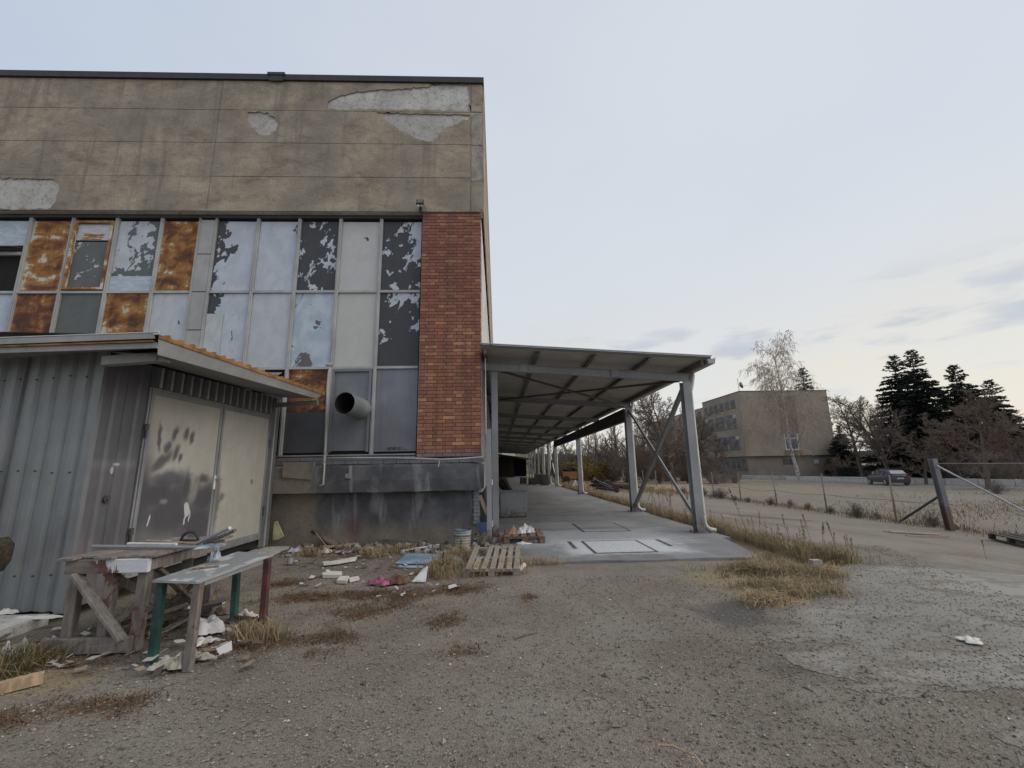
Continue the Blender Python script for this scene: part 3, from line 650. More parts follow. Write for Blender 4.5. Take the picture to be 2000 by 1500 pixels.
# soot and scribble on the last sheet
def strokes(name, pts_list, y, wd, mat, parent):
    mb = MB()
    for pts in pts_list:
        for a, b in zip(pts[:-1], pts[1:]): mb.bar((a[0], y, a[1]), (b[0], y, b[1]), .003, wd, (0, 1, 0)) if False else mb.tube([(a[0], y, a[1]), (b[0], y, b[1])], wd/2, 4)
    return obj(name, mb, mat, parent)
q = PY(757, 879, YW); sc = .0116; pl = []
for dx, gl in ((0, [(0, 0), (0, 5)]), (2, [(0, 5), (0, 0), (3, 5), (3, 0)]), (7, [(0, 5), (2, 0), (4, 5), (5, 0)]), (13, [(0, 0), (0, 5), (3, 4), (0, 2)]), (17, [(0, 0), (2, 5), (4, 0)]), (22, [(3, 4), (0, 4), (0, 0), (3, 0)]), (26, [(0, 1), (3, 3)]), (31, [(0, 2), (0, 0), (5, 0)])):
    pl.append([(q.x+(dx+a)*sc, q.z+b*sc*1.1) for a, b in gl])
strokes('scribble', pl, YW-.006, .007, M['dark'], hall)

# things fixed to the hall
def floodlight():
    q = PY(820, 393, 8.86); t = thing('floodlight', 'small black square floodlight with twin sensors on the concrete fascia above the brick pier', 'lamp', (q.x, 8.9, q.z))
    Mx = Matrix.Translation((q.x, 8.86, q.z)) @ Matrix.Rotation(R(-14), 4, 'X')
    bevel(obj('lamp_housing', MB().box(-.085, .085, 0, .05, -.065, .07, Mx), M['black'], t), .006)
    obj('lamp_glass', MB().box(-.07, .07, -.006, -.001, -.05, .055, Mx), flat('lamp_glass', (.09, .11, .10), .15), t)
    obj('arm', MB().bar((q.x, 8.90, q.z-.06), (q.x, 8.96, q.z-.13), .03, .02).box(q.x-.03, q.x+.03, 8.955, 8.998, q.z-.20, q.z-.10), M['black'], t)
    for s in (-1, 1): obj('sensor', MB().tube([(q.x+s*.035, 8.87, q.z-.105), (q.x+s*.035, 8.93, q.z-.085)], .028, 8), M['offwhite'] if s < 0 else M['galv'], t)
    obj('cable', MB().tube([(q.x+.08, 8.93, q.z-.02), (q.x+.11, 8.985, q.z-.12), (q.x+.10, 8.985, q.z-.22), (q.x+.07, 8.99, q.z-.30)], .005, 4), M['black'], t)
floodlight()
def duct():
    t = thing('vent_duct', 'short ribbed metal exhaust duct sticking out of the lower grey window sheet', 'duct', (-3.0, 8.7, 2.8))
    a = Vector((-2.93, 9.2, 2.80)); b = Vector((-3.06, 8.52, 2.83)); n = 15; pts, rad = [], []
    for i in range(n*2+1): pts.append(a+(b-a)*i/(n*2)); rad.append(.222-(.006 if i % 2 else 0))
    obj('pipe', MB().tube(pts, rad, 28, False), M['galv'], t, True)
    obj('liner', MB().tube([a+(b-a)*.02, b-(b-a)*.005], .208, 28, False), M['dark'], t, True)
duct()
def conduit():
    t = thing('wall_pipe', 'thin grey painted pipe running down the windows and along the plinth', 'pipe', (-3.6, 9.0, 1.7)); y = 8.93
    w_ = lambda px, py: PY(px, py, y)
    obj('riser', MB().tube([w_(646, 712), w_(642, 730), w_(641, 742)]+[w_(640.5-(i*.62), 742+i*15.2) for i in range(1, 11)], .026, 8), M['mullion'], t, True)
    obj('drop', MB().tube([w_(634, 897), w_(633, 920), w_(631.5, 946), w_(624, 949)], .02, 8), M['mullion'], t, True)
    obj('run', MB().tube([w_(634, 894.5), w_(700, 894), w_(760, 894.5), w_(820, 895.5), w_(865, 897.5), w_(905, 895.5), w_(938, 893), w_(948, 892)], .019, 8), M['mullion'], t, True)
    obj('elbow', MB().tube([w_(634.2, 889), w_(634, 901)], .03, 8), M['mullion'], t); obj('elbow', MB().tube([w_(637, 712), w_(650, 713)], .04, 8), M['mullion'], t)
    obj('hanger', MB().tube([w_(858, 896), w_(857.5, 906), w_(856, 912)], .008, 5), M['white'], t)
conduit()

# ------------------------------------------------------------------ metal shed
M['rib'] = m_metal('pale_rib_bar', (.40, .40, .38), .6, .1, .25)
M['shed'] = m_metal('shed_sheet', (.215, .223, .228), .5, .3, .2)
def m_sprayed_wall():
    t = NT('shed_sheet_sprayed'); p = t.pos(); x = t.xyz(p); n = t.noise(p, 1.6, 6, .6); st = t.noise(t.map(p, sc=(5, 5, .5)), 1.3, 5, .6); big = t.noise(p, .9, 3, .5, .4)
    c = t.mix(t.sm(n, .3, .7), (.105, .107, .12), (.155, .155, .17)); c = t.mix(t.math('MULTIPLY', t.sm(x[2], 1.75, .6), t.sm(big, .38, .62)), c, (.20, .165, .175))
    c = t.mix(t.math('MULTIPLY', t.sm(t.math('ABSOLUTE', t.math('SUBTRACT', x[2], 1.62)), .10, .0), .35), c, (.27, .27, .27)); c = t.mix(t.math('MULTIPLY', t.sm(st, .5, .72), .35), c, (.05, .05, .055))
    clean = t.sm(x[1], 7.0, 7.8); c = t.mix(t.math('MULTIPLY', clean, .6), c, (.13, .14, .15))
    drips = t.ellipses(p, [(5.72, .95, .02, .12, 0), (5.30, 1.55, .03, .05, 0), (5.62, .55, .03, .05, 20), (5.35, 1.62, .06, .02, 0)], .7); c = t.mix(drips, c, (.45, .46, .48))
    return t.done(c, .55, .2, t.bump(n, .15, .006))
M['shed_spray'] = m_sprayed_wall()
def corr(o, d, length, zf0, zf1, mod=.21, rib=.032, off=0.0, side=1):   # trapezoid sheet standing on a wall line
    d = Vector((*d, 0)).normalized(); nrm = Vector((d.y, -d.x, 0))*side; mb = MB(); prof = []; s = -off
    while s < length:
        for a, h in ((0, 0), (.45, 0), (.56, 1), (.88, 1)): prof.append((s+a*mod, h*rib))
        for a in (.16, .30): prof.append((s+a*mod, .004))
        s += mod
    prof = sorted(set((min(max(a, 0), length), h) for a, h in prof)); k = len(prof)
    for z in (0, 1):
        for a, h in prof:
            q = Vector(o)+d*a+nrm*h; mb.v.append((q.x, q.y, (zf1 if z else zf0)(a)))
    mb.f = [(i, i+1, k+i+1, k+i) for i in range(k-1)]; return mb
shed = thing('metal_shed', 'low corrugated metal shed with cream double doors and an orange rusted roof edge', 'shed', (-4.6, 5.0, 0))
SX = -4.6; SY0, SY1 = 4.97, 8.97
ztop = lambda y: 2.905+(y-4.97)*.028
dl = Vector((-math.cos(R(8)), math.sin(R(8)), 0))
for k in range(4):                                                  # front wall sheets
    o = Vector((SX, SY0, 0))+dl*(.96*k+.02)
    obj('wall_sheet', corr((o.x, o.y, 0), (dl.x, dl.y), .958, lambda a: .10+random.uniform(-.004, .004), lambda a: 2.93, .218, .034, .02*k, -1), M['shed'], shed)
sc_ = MB()
for z in (.45, 1.55, 2.62):
    for k in range(16):
        o = Vector((SX, SY0, z+random.uniform(-.02, .02)))+dl*(.14+.218*k)+Vector((dl.y, -dl.x, 0))*-.038; sc_.box(o.x-.008, o.x+.008, o.y-.008, o.y+.008, o.z-.008, o.z+.008)
stuff(obj('screw', sc_, M['steel_dark'], shed))
obj('corner_trim', MB().bar((SX+.012, SY0-.012, .09), (SX+.012, SY0-.012, 2.92), .09, .05, (0, 1, 0)), M['shed'], shed)
def sidesheet(y0, y1, z0, z1, mod=.2, rib=.03, off=0.0): return corr((SX, y0, 0), (0, 1), y1-y0, lambda a: z0, (lambda a: z1) if z1 else (lambda a: ztop(y0+a)-.01), mod, rib, off, 1)
obj('wall_sheet', sidesheet(SY0+.05, 5.66, .10, 0, .33, .012), M['shed_spray'], shed)
obj('wall_sheet', sidesheet(5.66, 8.70, 2.63, 0, .19, .036, .05), M['shed_spray'], shed)
obj('wall_sheet', sidesheet(8.70, SY1, .08, 0, .19, .036, .05), M['shed_spray'], shed)
rb = MB()  # narrow bars, paler than the sheet, laid along the side wall ribs
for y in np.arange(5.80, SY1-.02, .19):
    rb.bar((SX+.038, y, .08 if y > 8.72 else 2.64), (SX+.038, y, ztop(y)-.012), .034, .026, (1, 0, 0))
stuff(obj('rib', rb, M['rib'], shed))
obj('wall_core', MB().prism([(SX-.03, SY0+.03), (SX-.03, SY1), (-8.2, SY1), (-8.2, SY0+.52)], 'z', .12, 2.88), M['dark'], shed)
obj('end_trim', MB().box(SX-.02, SX+.045, SY1-.02, SY1+.012, .08, 2.98), M['shed'], shed)
def m_door(dark_low):
    t = NT('door_sheet_left' if dark_low else 'door_sheet_right'); p = t.pos(); x = t.xyz(p); n = t.noise(p, 2.5, 6, .6); st = t.noise(t.map(p, sc=(8, 14, .6)), 1.6, 5, .6)
    c = t.mix(t.sm(n, .3, .7), (.40, .39, .345), (.47, .455, .41)); c = t.mix(t.math('MULTIPLY', t.sm(st, .5, .75), .35), c, (.33, .315, .27))
    wob = t.vec(0.0, t.math('MULTIPLY', t.math('SUBTRACT', t.noise(p, 5, 4, .6), .5), .12), t.math('MULTIPLY', t.math('SUBTRACT', t.noise(t.map(p, (3, 3, 3)), 5, 4, .6), .5), .12))
    v = t.node('ShaderNodeVectorMath', operation='ADD'); t.set(v.inputs[0], p); t.set(v.inputs[1], wob); v = v.outputs[0]
    if dark_low:
        E_ = [(5.93, 1.98, .045, .24, 8), (6.10, 1.86, .07, .12, -20), (6.20, 2.05, .06, .13, -15), (6.42, 2.07, .065, .12, -10), (6.55, 2.02, .065, .13, -12), (6.27, 1.79, .06, .15, -25), (6.36, 1.72, .045, .08, -15), (6.02, 1.66, .28, .10, 35), (6.20, 1.42, .45, .16, 4), (6.55, 1.30, .10, .30, 0), (6.05, 1.22, .42, .22, 0), (6.92, 1.42, .14, .10, 0), (6.95, 1.10, .30, .26, 0), (6.3, .92, .6, .30, 0), (6.9, .75, .5, .35, 0), (5.75, 1.2, .25, .55, 0), (6.35, 1.05, .30, .4, 0)]
        k = t.ellipses(v, [(a, b, c_*1.22, d_*1.18, e) for a, b, c_, d_, e in E_], .3); low = t.sm(t.math('ADD', x[2], t.math('MULTIPLY', t.math('SUBTRACT', n, .5), .5)), 1.52, 1.22); lf = t.math('MULTIPLY', t.sm(x[1], 5.98, 5.74), t.sm(x[2], 2.6, 1.6))
        c = t.mix(t.math('MULTIPLY', lf, .6), c, (.12, .12, .13)); c = t.mix(t.math('MULTIPLY', low, .86), c, t.mix(t.sm(n, .35, .65), (.085, .085, .10), (.135, .128, .142))); c = t.mix(t.math('MULTIPLY', k, .85), c, (.072, .072, .084))
        wd = t.ellipses(v, [(6.62, .98, .06, .12, 0), (6.60, .86, .018, .12, 0), (6.68, .88, .014, .10, 0), (5.95, .90, .02, .09, 0)], .75); c = t.mix(wd, c, (.52, .53, .55))
        pale = t.ellipses(v, [(6.72, 1.22, .12, .22, -8), (6.16, 1.12, .10, .06, 0)], .3); c = t.mix(t.math('MULTIPLY', pale, .55), c, (.33, .32, .285))
    else:
        k = t.ellipses(v, [(7.26, 1.0, .12, .9, 0), (7.40, 1.11, .13, .09, 0), (7.30, 1.05, .12, .1, 20), (8.25, 1.33, .07, .07, 0)], .3); c = t.mix(t.math('MULTIPLY', k, .7), c, (.085, .085, .095))
    return t.done(c, .55, .05, t.bump(t.math('ADD', n, st), .15, .006))
def leaf(y0, y1, mat, nm):
    zb_, zt_ = .32, 2.60; d = obj('door', MB().box(SX+.005, SX+.022, y0+.05, y1-.05, zb_+.04, zt_-.06), mat, shed)
    obj('frame', MB().box(SX+.004, SX+.034, y0+.004, y0+.055, zb_, zt_).box(SX+.004, SX+.034, y1-.055, y1-.004, zb_, zt_).box(SX+.004, SX+.034, y0+.055, y1-.055, zt_-.06, zt_).box(SX+.004, SX+.034, y0+.055, y1-.055, zb_, zb_+.045), M['steel'], d)
    return d
dL = leaf(5.69, 7.18, m_door(True), 'L'); dR = leaf(7.19, 8.69, m_door(False), 'R')
for d, y in ((dL, 5.67), (dR, 8.70)):
    for z in (.75, 2.05): obj('hinge', MB().tube([(SX+.045, y, z-.09), (SX+.045, y, z+.09)], .018, 6).box(SX+.035, SX+.05, y-.03, y+.03, z+.01, z+.09), M['steel_dark'], d)
obj('lock_plate', MB().box(SX+.035, SX+.045, 7.13, 7.175, 1.24, 1.46), M['white'], dL); obj('handle', MB().tube([(SX+.045, 7.15, 1.40), (SX+.09, 7.15, 1.40), (SX+.09, 7.25, 1.395)], .009, 6), M['galv'], dL)
obj('door_frame', MB().box(SX-.02, SX+.02, 5.665, 5.69, .3, 2.63).box(SX-.02, SX+.02, 8.69, 8.705, .3, 2.63).box(SX-.02, SX+.03, 5.69, 8.69, 2.602, 2.63).box(SX-.02, SX+.03, 5.69, 8.69, .24, .318), M['steel'], shed)
obj('door_knob', MB().tube([(SX+.015, 5.27, 1.22), (SX+.04, 5.27, 1.22)], .042, 12).tube([(SX+.04, 5.27, 1.22), (SX+.055, 5.27, 1.22)], .02, 8), M['steel_dark'], shed)
# eaves: soffit, fascia board, ribbed roof with an orange rusted edge
A0, A1 = Vector((-3.5, 4.33, 2.885)), Vector((-3.5, 8.62, 3.015)); RU = -8.3
rk = Vector((-math.cos(R(7)), math.sin(R(7)), 0.012)); rise = .10
def roofpt(s, y): 
    q = A0+(A1-A0)*s; return q
n = 23; mb = MB(); ra = MB(); back = Vector((RU, 5.0, 3.28))
prof = []
for i in range(n):
    for a, h in ((0, .0), (.66, .0), (.76, .032), (.82, .032), (.92, 0)): prof.append(((i+a)/n, h))
prof.append((1.0, 0)); k = len(prof)
for e in range(2):
    for s, h in prof:
        q = A0+(A1-A0)*s
        if e: q = q+Vector((-4.6, .565*(1-s), .30))
        mb.v.append((q.x, q.y, q.z+h+.03))
mb.f = [(i, i+1, k+i+1, k+i) for i in range(k-1)]
obj('roof', mb, M['greymetal'], shed)
eg = MB()
for i in range(k-1):
    (s0, h0), (s1, h1) = prof[i], prof[i+1]; p0 = A0+(A1-A0)*s0; p1 = A0+(A1-A0)*s1
    eg.add([(p0.x+.004, p0.y, p0.z-.008), (p1.x+.004, p1.y, p1.z-.008), (p1.x+.004, p1.y, p1.z+h1+.034), (p0.x+.004, p0.y, p0.z+h0+.034)], [(0, 1, 2, 3)])
    eg.add([(p0.x-.05, p0.y, p0.z+h0+.0335), (p0.x+.004, p0.y, p0.z+h0+.034), (p1.x+.004, p1.y, p1.z+h1+.034), (p1.x-.05, p1.y, p1.z+h1+.0335)], [(0, 1, 2, 3)])
obj('roof_edge', eg, M['rustedge'], shed)
f0, f1 = A0+Vector((-.03, .06, -.165)), A1+Vector((-.03, -.32, -.125))
fa = MB().add([A0+Vector((-.006, .01, -.006)), A1+Vector((-.006, -.08, -.006)), f1, f0], [(0, 1, 2, 3)])
obj('fascia_board', fa, M['fascia'], shed)
w0, w1 = Vector((SX+.03, 5.0, ztop(5.0)+.02)), Vector((SX+.03, SY1, ztop(SY1)+.02))
obj('soffit', MB().add([f0, f1, w1, w0], [(0, 1, 2, 3)]), M['fascia'], shed)
# rake edge along the front
pe = A0+rk*4.6
obj('rake_board', MB().bar(A0+Vector((0, .03, -.075))+rk*.02, pe+Vector((0, .03, -.075)), .02, .06), M['greymetal'], shed)
obj('rake_sheet', MB().add([A0+Vector((-.06, 0, .055)), pe+Vector((0, 0, .055)), pe+Vector((0, -.02, -.03)), A0+Vector((-.02, -.01, -.012))], [(0, 1, 2, 3)]), M['greymetal'], shed)
obj('rake_batten', MB().bar(A0+Vector((0, .01, -.035))+rk*.05, pe+Vector((0, .01, -.038)), .03, .018), M['rustedge'], shed)
obj('rake_lip', MB().bar(A0+Vector((0, -.004, .058)), pe+Vector((0, -.004, .058)), .02, .008), M['white'], shed)
obj('rake_soffit', MB().add([A0+Vector((0, .04, -.10)), pe+Vector((0, .04, -.10)), pe+Vector((0, .62, -.125)), Vector((SX+.1, SY0+.02, 2.93))], [(3, 2, 1, 0)]), M['fascia'], shed)
b0 = PY(206, 706, 4.62); b1 = PY(313, 698.5, 4.62)
obj('eaves_beam', MB().bar(b0, b1+Vector((.0, 0, 0)), .10, .098), M['fascia'], shed)
obj('eaves_corner', MB().box(b1.x+.003, b1.x+.085, 4.58, 4.66, b1.z-.05, b1.z+.17), M['fascia'], shed)
obj('end_beam', MB().bar((-4.5, 8.66, 2.82), (-3.62, 8.60, 2.86), .06, .09), M['steel'], shed)
struct('concrete_pad', MB().box(-7.5, -4.66, 3.92, 4.93, -.05, .095).box(-4.66, -4.15, 8.0, 9.0, -.05, .05), M['bare'])

# ------------------------------------------------------------------ canopy
can = thing('canopy', 'long grey steel canopy with sloping sheet roof and posts along the hall', 'canopy', (2, 9.5, 0))
PX, LX, Y0 = 4.37, -.05, 9.5
zt_raf = lambda x: 3.875-(x+.34)*.0665
zr_ = lambda x: 4.02-(x+.33)*.0640
ys = [Y0+4.5*i for i in range(13)]
for y in ys:
    obj('rafter', MB().ibeam((-.34, y-.06, zt_raf(-.34)-.09), (4.47, y-.06, zt_raf(4.47)-.09), .18, .09, (0, 0, 1)).box(4.468, 4.476, y-.105, y-.015, zt_raf(4.47)-.18, zt_raf(4.47)), M['steel'], can)
for x in (.88, 2.1, 3.28):
    z = zr_(x); obj('purlin', MB().bar((x, 8.74, z-.052), (x, 67, z-.052), .012, .10).bar((x+.03, 8.74, z-.008), (x+.03, 67, z-.008), .06, .010).bar((x-.03, 8.74, z-.098), (x-.03, 67, z-.098), .06, .010), M['purlin'], can)
for x in (-.24, 4.44): z = zr_(x); obj('purlin', MB().box(x-.03, x+.03, 8.72, 67, z-.13, z-.004), M['purlin'], can)
for i in range(20):
    y0 = 8.68+i*2.95; mbs = MB(); n = 6
    mbs.add([(-.33, y0, zr_(-.33)), (4.58, y0, zr_(4.58)), (4.58, y0+2.945, zr_(4.58)), (-.33, y0+2.945, zr_(-.33)), (-.33, y0, zr_(-.33)+.06), (4.58, y0, zr_(4.58)+.06), (4.58, y0+2.945, zr_(4.58)+.06), (-.33, y0+2.945, zr_(-.33)+.06)],
            [(0, 3, 2, 1), (4, 5, 6, 7), (0, 1, 5, 4), (1, 2, 6, 5), (2, 3, 7, 6), (3, 0, 4, 7)]); obj('roof_sheet', mbs, M['soffit'], can)
obj('roof_lip', MB().bar((-.34, 8.66, zr_(-.34)+.075), (4.62, 8.66, zr_(4.62)+.075), .05, .018), M['galv'], can)
obj('roof_trim', MB().bar((-.34, 8.668, zr_(-.34)+.03), (4.60, 8.668, zr_(4.60)+.03), .018, .05), M['steel_dark'], can)
def gut(y0, y1):
    prof = [(4.50, 3.70), (4.52, 3.605), (4.66, 3.605), (4.68, 3.72), (4.695, 3.74), (4.675, 3.725), (4.655, 3.615), (4.53, 3.615), (4.515, 3.70)]; return MB().prism(prof, 'y', y0, y1)
obj('gutter', gut(8.62, 67).prism([(4.515, 3.70), (4.53, 3.615), (4.655, 3.615), (4.675, 3.72)], 'y', 8.622, 8.632), M['galv'], can)
posts = [9.5, 14.0, 23.0, 32.3]+[36.8+4.5*i for i in range(6)]
for i, y in enumerate(posts):
    zt_ = zt_raf(PX)-.185
    obj('post', MB().ibeam((PX, y, ZS+.012), (PX, y, zt_), .20, .18, (0, 1, 0), .016, .012), M['steel'], can)
    obj('base_plate', MB().box(PX-.16, PX+.20, y-.17, y+.17, ZS, ZS+.014).prism([(y-.10, ZS+.014), (y-.16, ZS+.014), (y-.10, ZS+.16)], 'x', PX-.09, PX-.075), M['steel'], can)
    bo = MB()
    for bx_, by_ in ((-.13, -.13), (.16, -.13), (-.13, .13), (.16, .13)): bo.tube([(PX+bx_, y+by_, ZS+.014), (PX+bx_, y+by_, ZS+.04)], .014, 6)
    if i < 3: stuff(obj('bolt', bo, M['steel_dark'], can))
    if i < 6:
        x = PX+.27; yy_ = y+.06
        obj('downpipe', MB().tube([(4.60, yy_, 3.62), (4.60, yy_, 3.53), (4.585, yy_, 3.46), (x-.11, yy_, 3.24), (x-.135, yy_, 3.17), (x-.135, yy_, 3.05), (x-.13, yy_, 1.5), (x-.12, yy_, .42), (x-.115, yy_, .26), (x-.09, yy_, .16), (x-.02, yy_-.03, .10), (x+.10, yy_-.05, .075)], .05, 12), M['offwhite'], can, True)
        for z in (.42, 1.35, 2.6): obj('pipe_bracket', MB().box(PX+.09, x-.06, yy_-.02, yy_+.012, z-.012, z+.012).tube([(x-.13, yy_, z-.014), (x-.13, yy_, z+.014)], .056, 12), M['galv'], can)
for y in ys: obj('post', MB().ibeam((LX, y+.05, ZS), (LX, y+.05, zt_raf(LX)-.185), .14, .14, (0, 1, 0), .012, .010), M['steel'], can)
def brace(ya, za, yb, zb_, x): return MB().bar((x, ya, za), (x, yb, zb_), .012, .10, (0, 0, 1)).bar((x+.04, ya, za-.045), (x+.04, yb, zb_-.045), .08, .012, (0, 0, 1))
obj('brace', brace(9.60, 3.30, 13.92, .22, PX-.02), M['steel'], can); obj('brace', brace(9.60, .26, 13.92, 3.30, PX+.03), M['steel'], can)
obj('brace', brace(32.4, 3.30, 36.7, .22, PX-.02), M['steel'], can); obj('brace', brace(32.4, .26, 36.7, 3.30, PX+.03), M['offwhite'], can)
obj('tie_beam', MB().ibeam((PX-.02, 14.1, 3.175), (PX-.02, 32.2, 3.175), .42, .16, (0, 0, 1)), M['steel_dark'], can)
for a, b in (((.1, 9.62), (4.3, 13.85)), ((4.3, 9.62), (.1, 13.85))): obj('roof_brace', MB().bar((a[0], a[1], zt_raf(a[0])-.16), (b[0], b[1], zt_raf(b[0])-.16), .05, .008).bar((a[0], a[1], zt_raf(a[0])-.13), (b[0], b[1], zt_raf(b[0])-.13), .008, .05), M['purlin'], can)
for x in (.62, 2.72): obj('splice_plate', MB().box(x-.085, x+.085, Y0-.112, Y0-.106, zt_raf(x)-.165, zt_raf(x)-.015), M['steel'], can)

# ------------------------------------------------------------------ things on and beside the slab
g = thing('guard_post', 'slim grey steel channel standing upright beside the brick pier and canopy post', 'post', (-.18, 8.9, 0))
obj('channel', MB().box(-.225, -.125, 8.87, 8.876, .0, 2.3).box(-.225, -.219, 8.876, 8.94, 0, 2.3).box(-.131, -.125, 8.876, 8.94, 0, 2.3), M['steel'], g)
obj('latch', MB().box(-.122, -.10, 8.87, 8.90, 1.16, 1.27), M['white'], g); obj('latch', MB().box(-.122, -.105, 8.87, 8.90, .34, .46), M['white'], g)
t_ = thing('thin_pole', 'thin pale pole rising between brick pier and guard post', 'pole', (-.22, 9.3, 0)); obj('shaft', MB().tube([(-.235, 9.0, 2.2), (-.245, 9.1, 3.95)], .012, 6), M['offwhite'], t_)
bx = thing('metal_cabinet', 'plain grey sheet metal box standing on the slab under the canopy', 'cabinet', (.47, 13, ZS))
bevel(obj('body', MB().box(.07, .86, 12.98, 13.55, ZS+.02, .79), M['steel'], bx), .012); obj('lid', MB().box(.05, .88, 12.96, 13.57, .792, .815), M['steel'], bx); obj('plinth', MB().box(.10, .83, 13.0, 13.5, ZS, ZS+.018), M['steel_dark'], bx)

# ------------------------------------------------------------------ work table, bench and what lies on them
def worktable():
    t = thing('work_table', 'heavy weathered timber work table splashed with red and white paint beside the shed', 'table', (-3.5, 4.6, 0))
    y0, y1, xl_, xr_ = 4.09, 5.15, -3.80, -3.09; zt_ = .745
    def leg(x, y, mat, wd=.085): bevel(obj('leg', MB().box(x-wd/2, x+wd/2, y, y+.07, .0, .66), mat, t), .005)
    for x, mt in ((-3.74, 'wood_grey'), (-3.44, 'wood_red'), (-3.16, 'wood_red')):
        leg(x, y0+.03, M[mt])
    for x in (-3.74, -3.42, -3.16): leg(x, y1-.12, M['wood_grey'])
    bevel(obj('apron', MB().box(xl_, xr_, y0-.012, y0+.028, .65, .765), M['wood_red2'], t), .004)
    bevel(obj('rail', MB().box(xr_-.045, xr_, y0+.03, y1, .66, .755), M['wood_grey'], t), .004); bevel(obj('rail', MB().box(xl_, xl_+.045, y0+.03, y1, .66, .755), M['wood_grey'], t), .004)
    bevel(obj('foot_board', MB().box(-3.885, -3.15, y0-.02, y0+.022, .012, .135), M['wood_grey'], t), .004)
    bevel(obj('diagonal_brace', MB().bar((-3.70, y0-.015, .655), (-3.21, y0-.015, .11), .03, .095, (0, 1, 0)), M['wood_paint'], t), .004)
    obj('diagonal_brace', MB().bar((-3.16, y0+.2, .64), (-3.16, y1-.2, .1), .03, .07, (1, 0, 0)), M['wood_red'], t); obj('diagonal_brace', MB().bar((-3.7, y0+.3, .60), (-3.5, y1-.1, .05), .03, .07), M['wood_grey'], t)
    r = random.Random(4); x = xl_-.03; i = 0
    while x < xr_+.02:
        wd = r.uniform(.12, .2); bevel(obj('top_plank', MB().bar((x+wd/2, y0-.03+r.uniform(-.05, .06), .778+r.uniform(0, .006)), (x+wd/2, y1+r.uniform(-.05, .08), .778+r.uniform(0, .006)), wd-.008, .022), M['wood_paint'] if i % 2 else M['wood_grey'], t), .003); x += wd; i += 1
    return t
worktable()
def PZ(px, py, z): return P(px, py, z)
zt_ = .80
def rod(name, a, b, rad, mat, label, cat, n=8, lift=0):
    o = obj(name, MB().tube([PZ(*a, zt_+rad+.002), PZ(*b, zt_+rad+.002+lift)], rad, n), mat); tag(o, label, cat); return o
rod('metal_rod', (181, 1067), (384, 1069), .016, M['steel'], 'long grey metal rod lying across the work table', 'rod')
rod('metal_rod', (250, 1062), (345, 1063), .014, M['white'], 'short white rod behind the long grey rod on the work table', 'rod')
rod('pipe_offcut', (385, 1062), (449, 1031), .016, M['galv'], 'grey pipe offcut sticking up past the table end, upper of two', 'pipe', 10, .17)
rod('pipe_offcut', (400, 1062), (459, 1036), .016, M['wood_red'], 'reddish pipe offcut sticking up past the table end, lower of two', 'pipe', 10, .15)
rod('wooden_stick', (285, 1056), (390, 1062), .012, M['plank_pale'], 'thin pale wooden stick lying on the back of the work table', 'stick', 6)
q = PZ(370, 1056, zt_); hd = MB(); hd.tube([q+Vector((math.cos(a)*.085, 0, .005+abs(math.sin(a))*.085)) for a in [math.pi*i/10 for i in range(11)]], .014, 8); hd.box(q.x-.09, q.x+.09, q.y-.02, q.y+.02, zt_-.0, zt_+.014)
tag(obj('black_handle', hd, M['black'], None, True), 'black arched handle standing on the work table', 'handle')
def crumple(name, c, rx, ry, h, mat, label, cat, seed, n=13, z=None, group=None, zrot=0):
    r = random.Random(seed); mb = MB(); zb_ = (float(gz(c.x, c.y)) if z is None else z)
    ph = [r.uniform(0, 6.3) for _ in range(6)]
    for j in range(n):
        for i in range(n):
            u_, v_ = i/(n-1)*2-1, j/(n-1)*2-1; rr_ = math.hypot(u_, v_); an = math.atan2(v_, u_)+zrot
            k = (1+.28*math.sin(an*2+ph[0])+.2*math.sin(an*3+ph[1])+.12*math.sin(an*7+ph[2]))*max(abs(u_), abs(v_))
            zz = h*max(0, 1-rr_**1.6*.75)*(.55+.45*math.sin(u_*5+ph[3])*math.cos(v_*5+ph[4]))+h*.22*abs(math.sin(u_*9+v_*7+ph[5]))+r.uniform(0, h*.12)
            if max(abs(u_), abs(v_)) > .99: zz = h*.05+r.uniform(0, .1)*h
            mb.v.append((c.x+math.cos(an)*k*rx, c.y+math.sin(an)*k*ry, zb_+max(.004, zz)))
    mb.f = [(j*n+i, j*n+i+1, (j+1)*n+i+1, (j+1)*n+i) for j in range(n-1) for i in range(n-1)]
    o = obj(name, mb, mat, None, seed % 2 == 0); return tag(o, label, cat, group)
M['cloth_white'] = flat('cloth_white', (.56, .55, .55), .9, var=.12, sc=8)
M['cloth_beige'] = flat('cloth_beige', (.36, .33, .26), .9, var=.25, sc=6)
M['cloth_blue'] = flat('cloth_pale_blue', (.44, .46, .56), .9, var=.2, sc=18)
M['pink'] = flat('pink_plastic', (.33, .09, .17), .5, var=.35, sc=9)
M['brown'] = flat('brown_felt', (.14, .075, .05), .95, var=.3)
M['paper_blue'] = flat('blue_stained_sheet', (.30, .36, .42), .7, var=.45, sc=9)
M['blue'] = m_peel('blue_panel_paint', (.30, .34, .38), (.15, .235, .33), (.24, .325, .415))
M['blue_plain'] = flat('blue_plastic', (.07, .13, .24), .5)
M['benchtop'] = m_peel('bench_top_paint', (.19, .195, .195), (.40, .405, .41), (.50, .505, .51))
M['green'] = flat('green_paint', (.016, .062, .054), .6, var=.4); M['redpaint'] = flat('red_paint', (.085, .03, .03), .6, var=.4)
crumple('paint_sheet', PZ(408, 1068, zt_), .09, .16, .03, M['paper_blue'], 'crumpled blue and white painted sheet on the far end of the work table', 'sheet', 4, z=zt_)
crumple('paint_sheet', PZ(420, 1085, .70), .03, .10, .13, M['paper_blue'], 'stiff pale sheet hanging over the right rail of the work table', 'sheet', 7, z=.66)
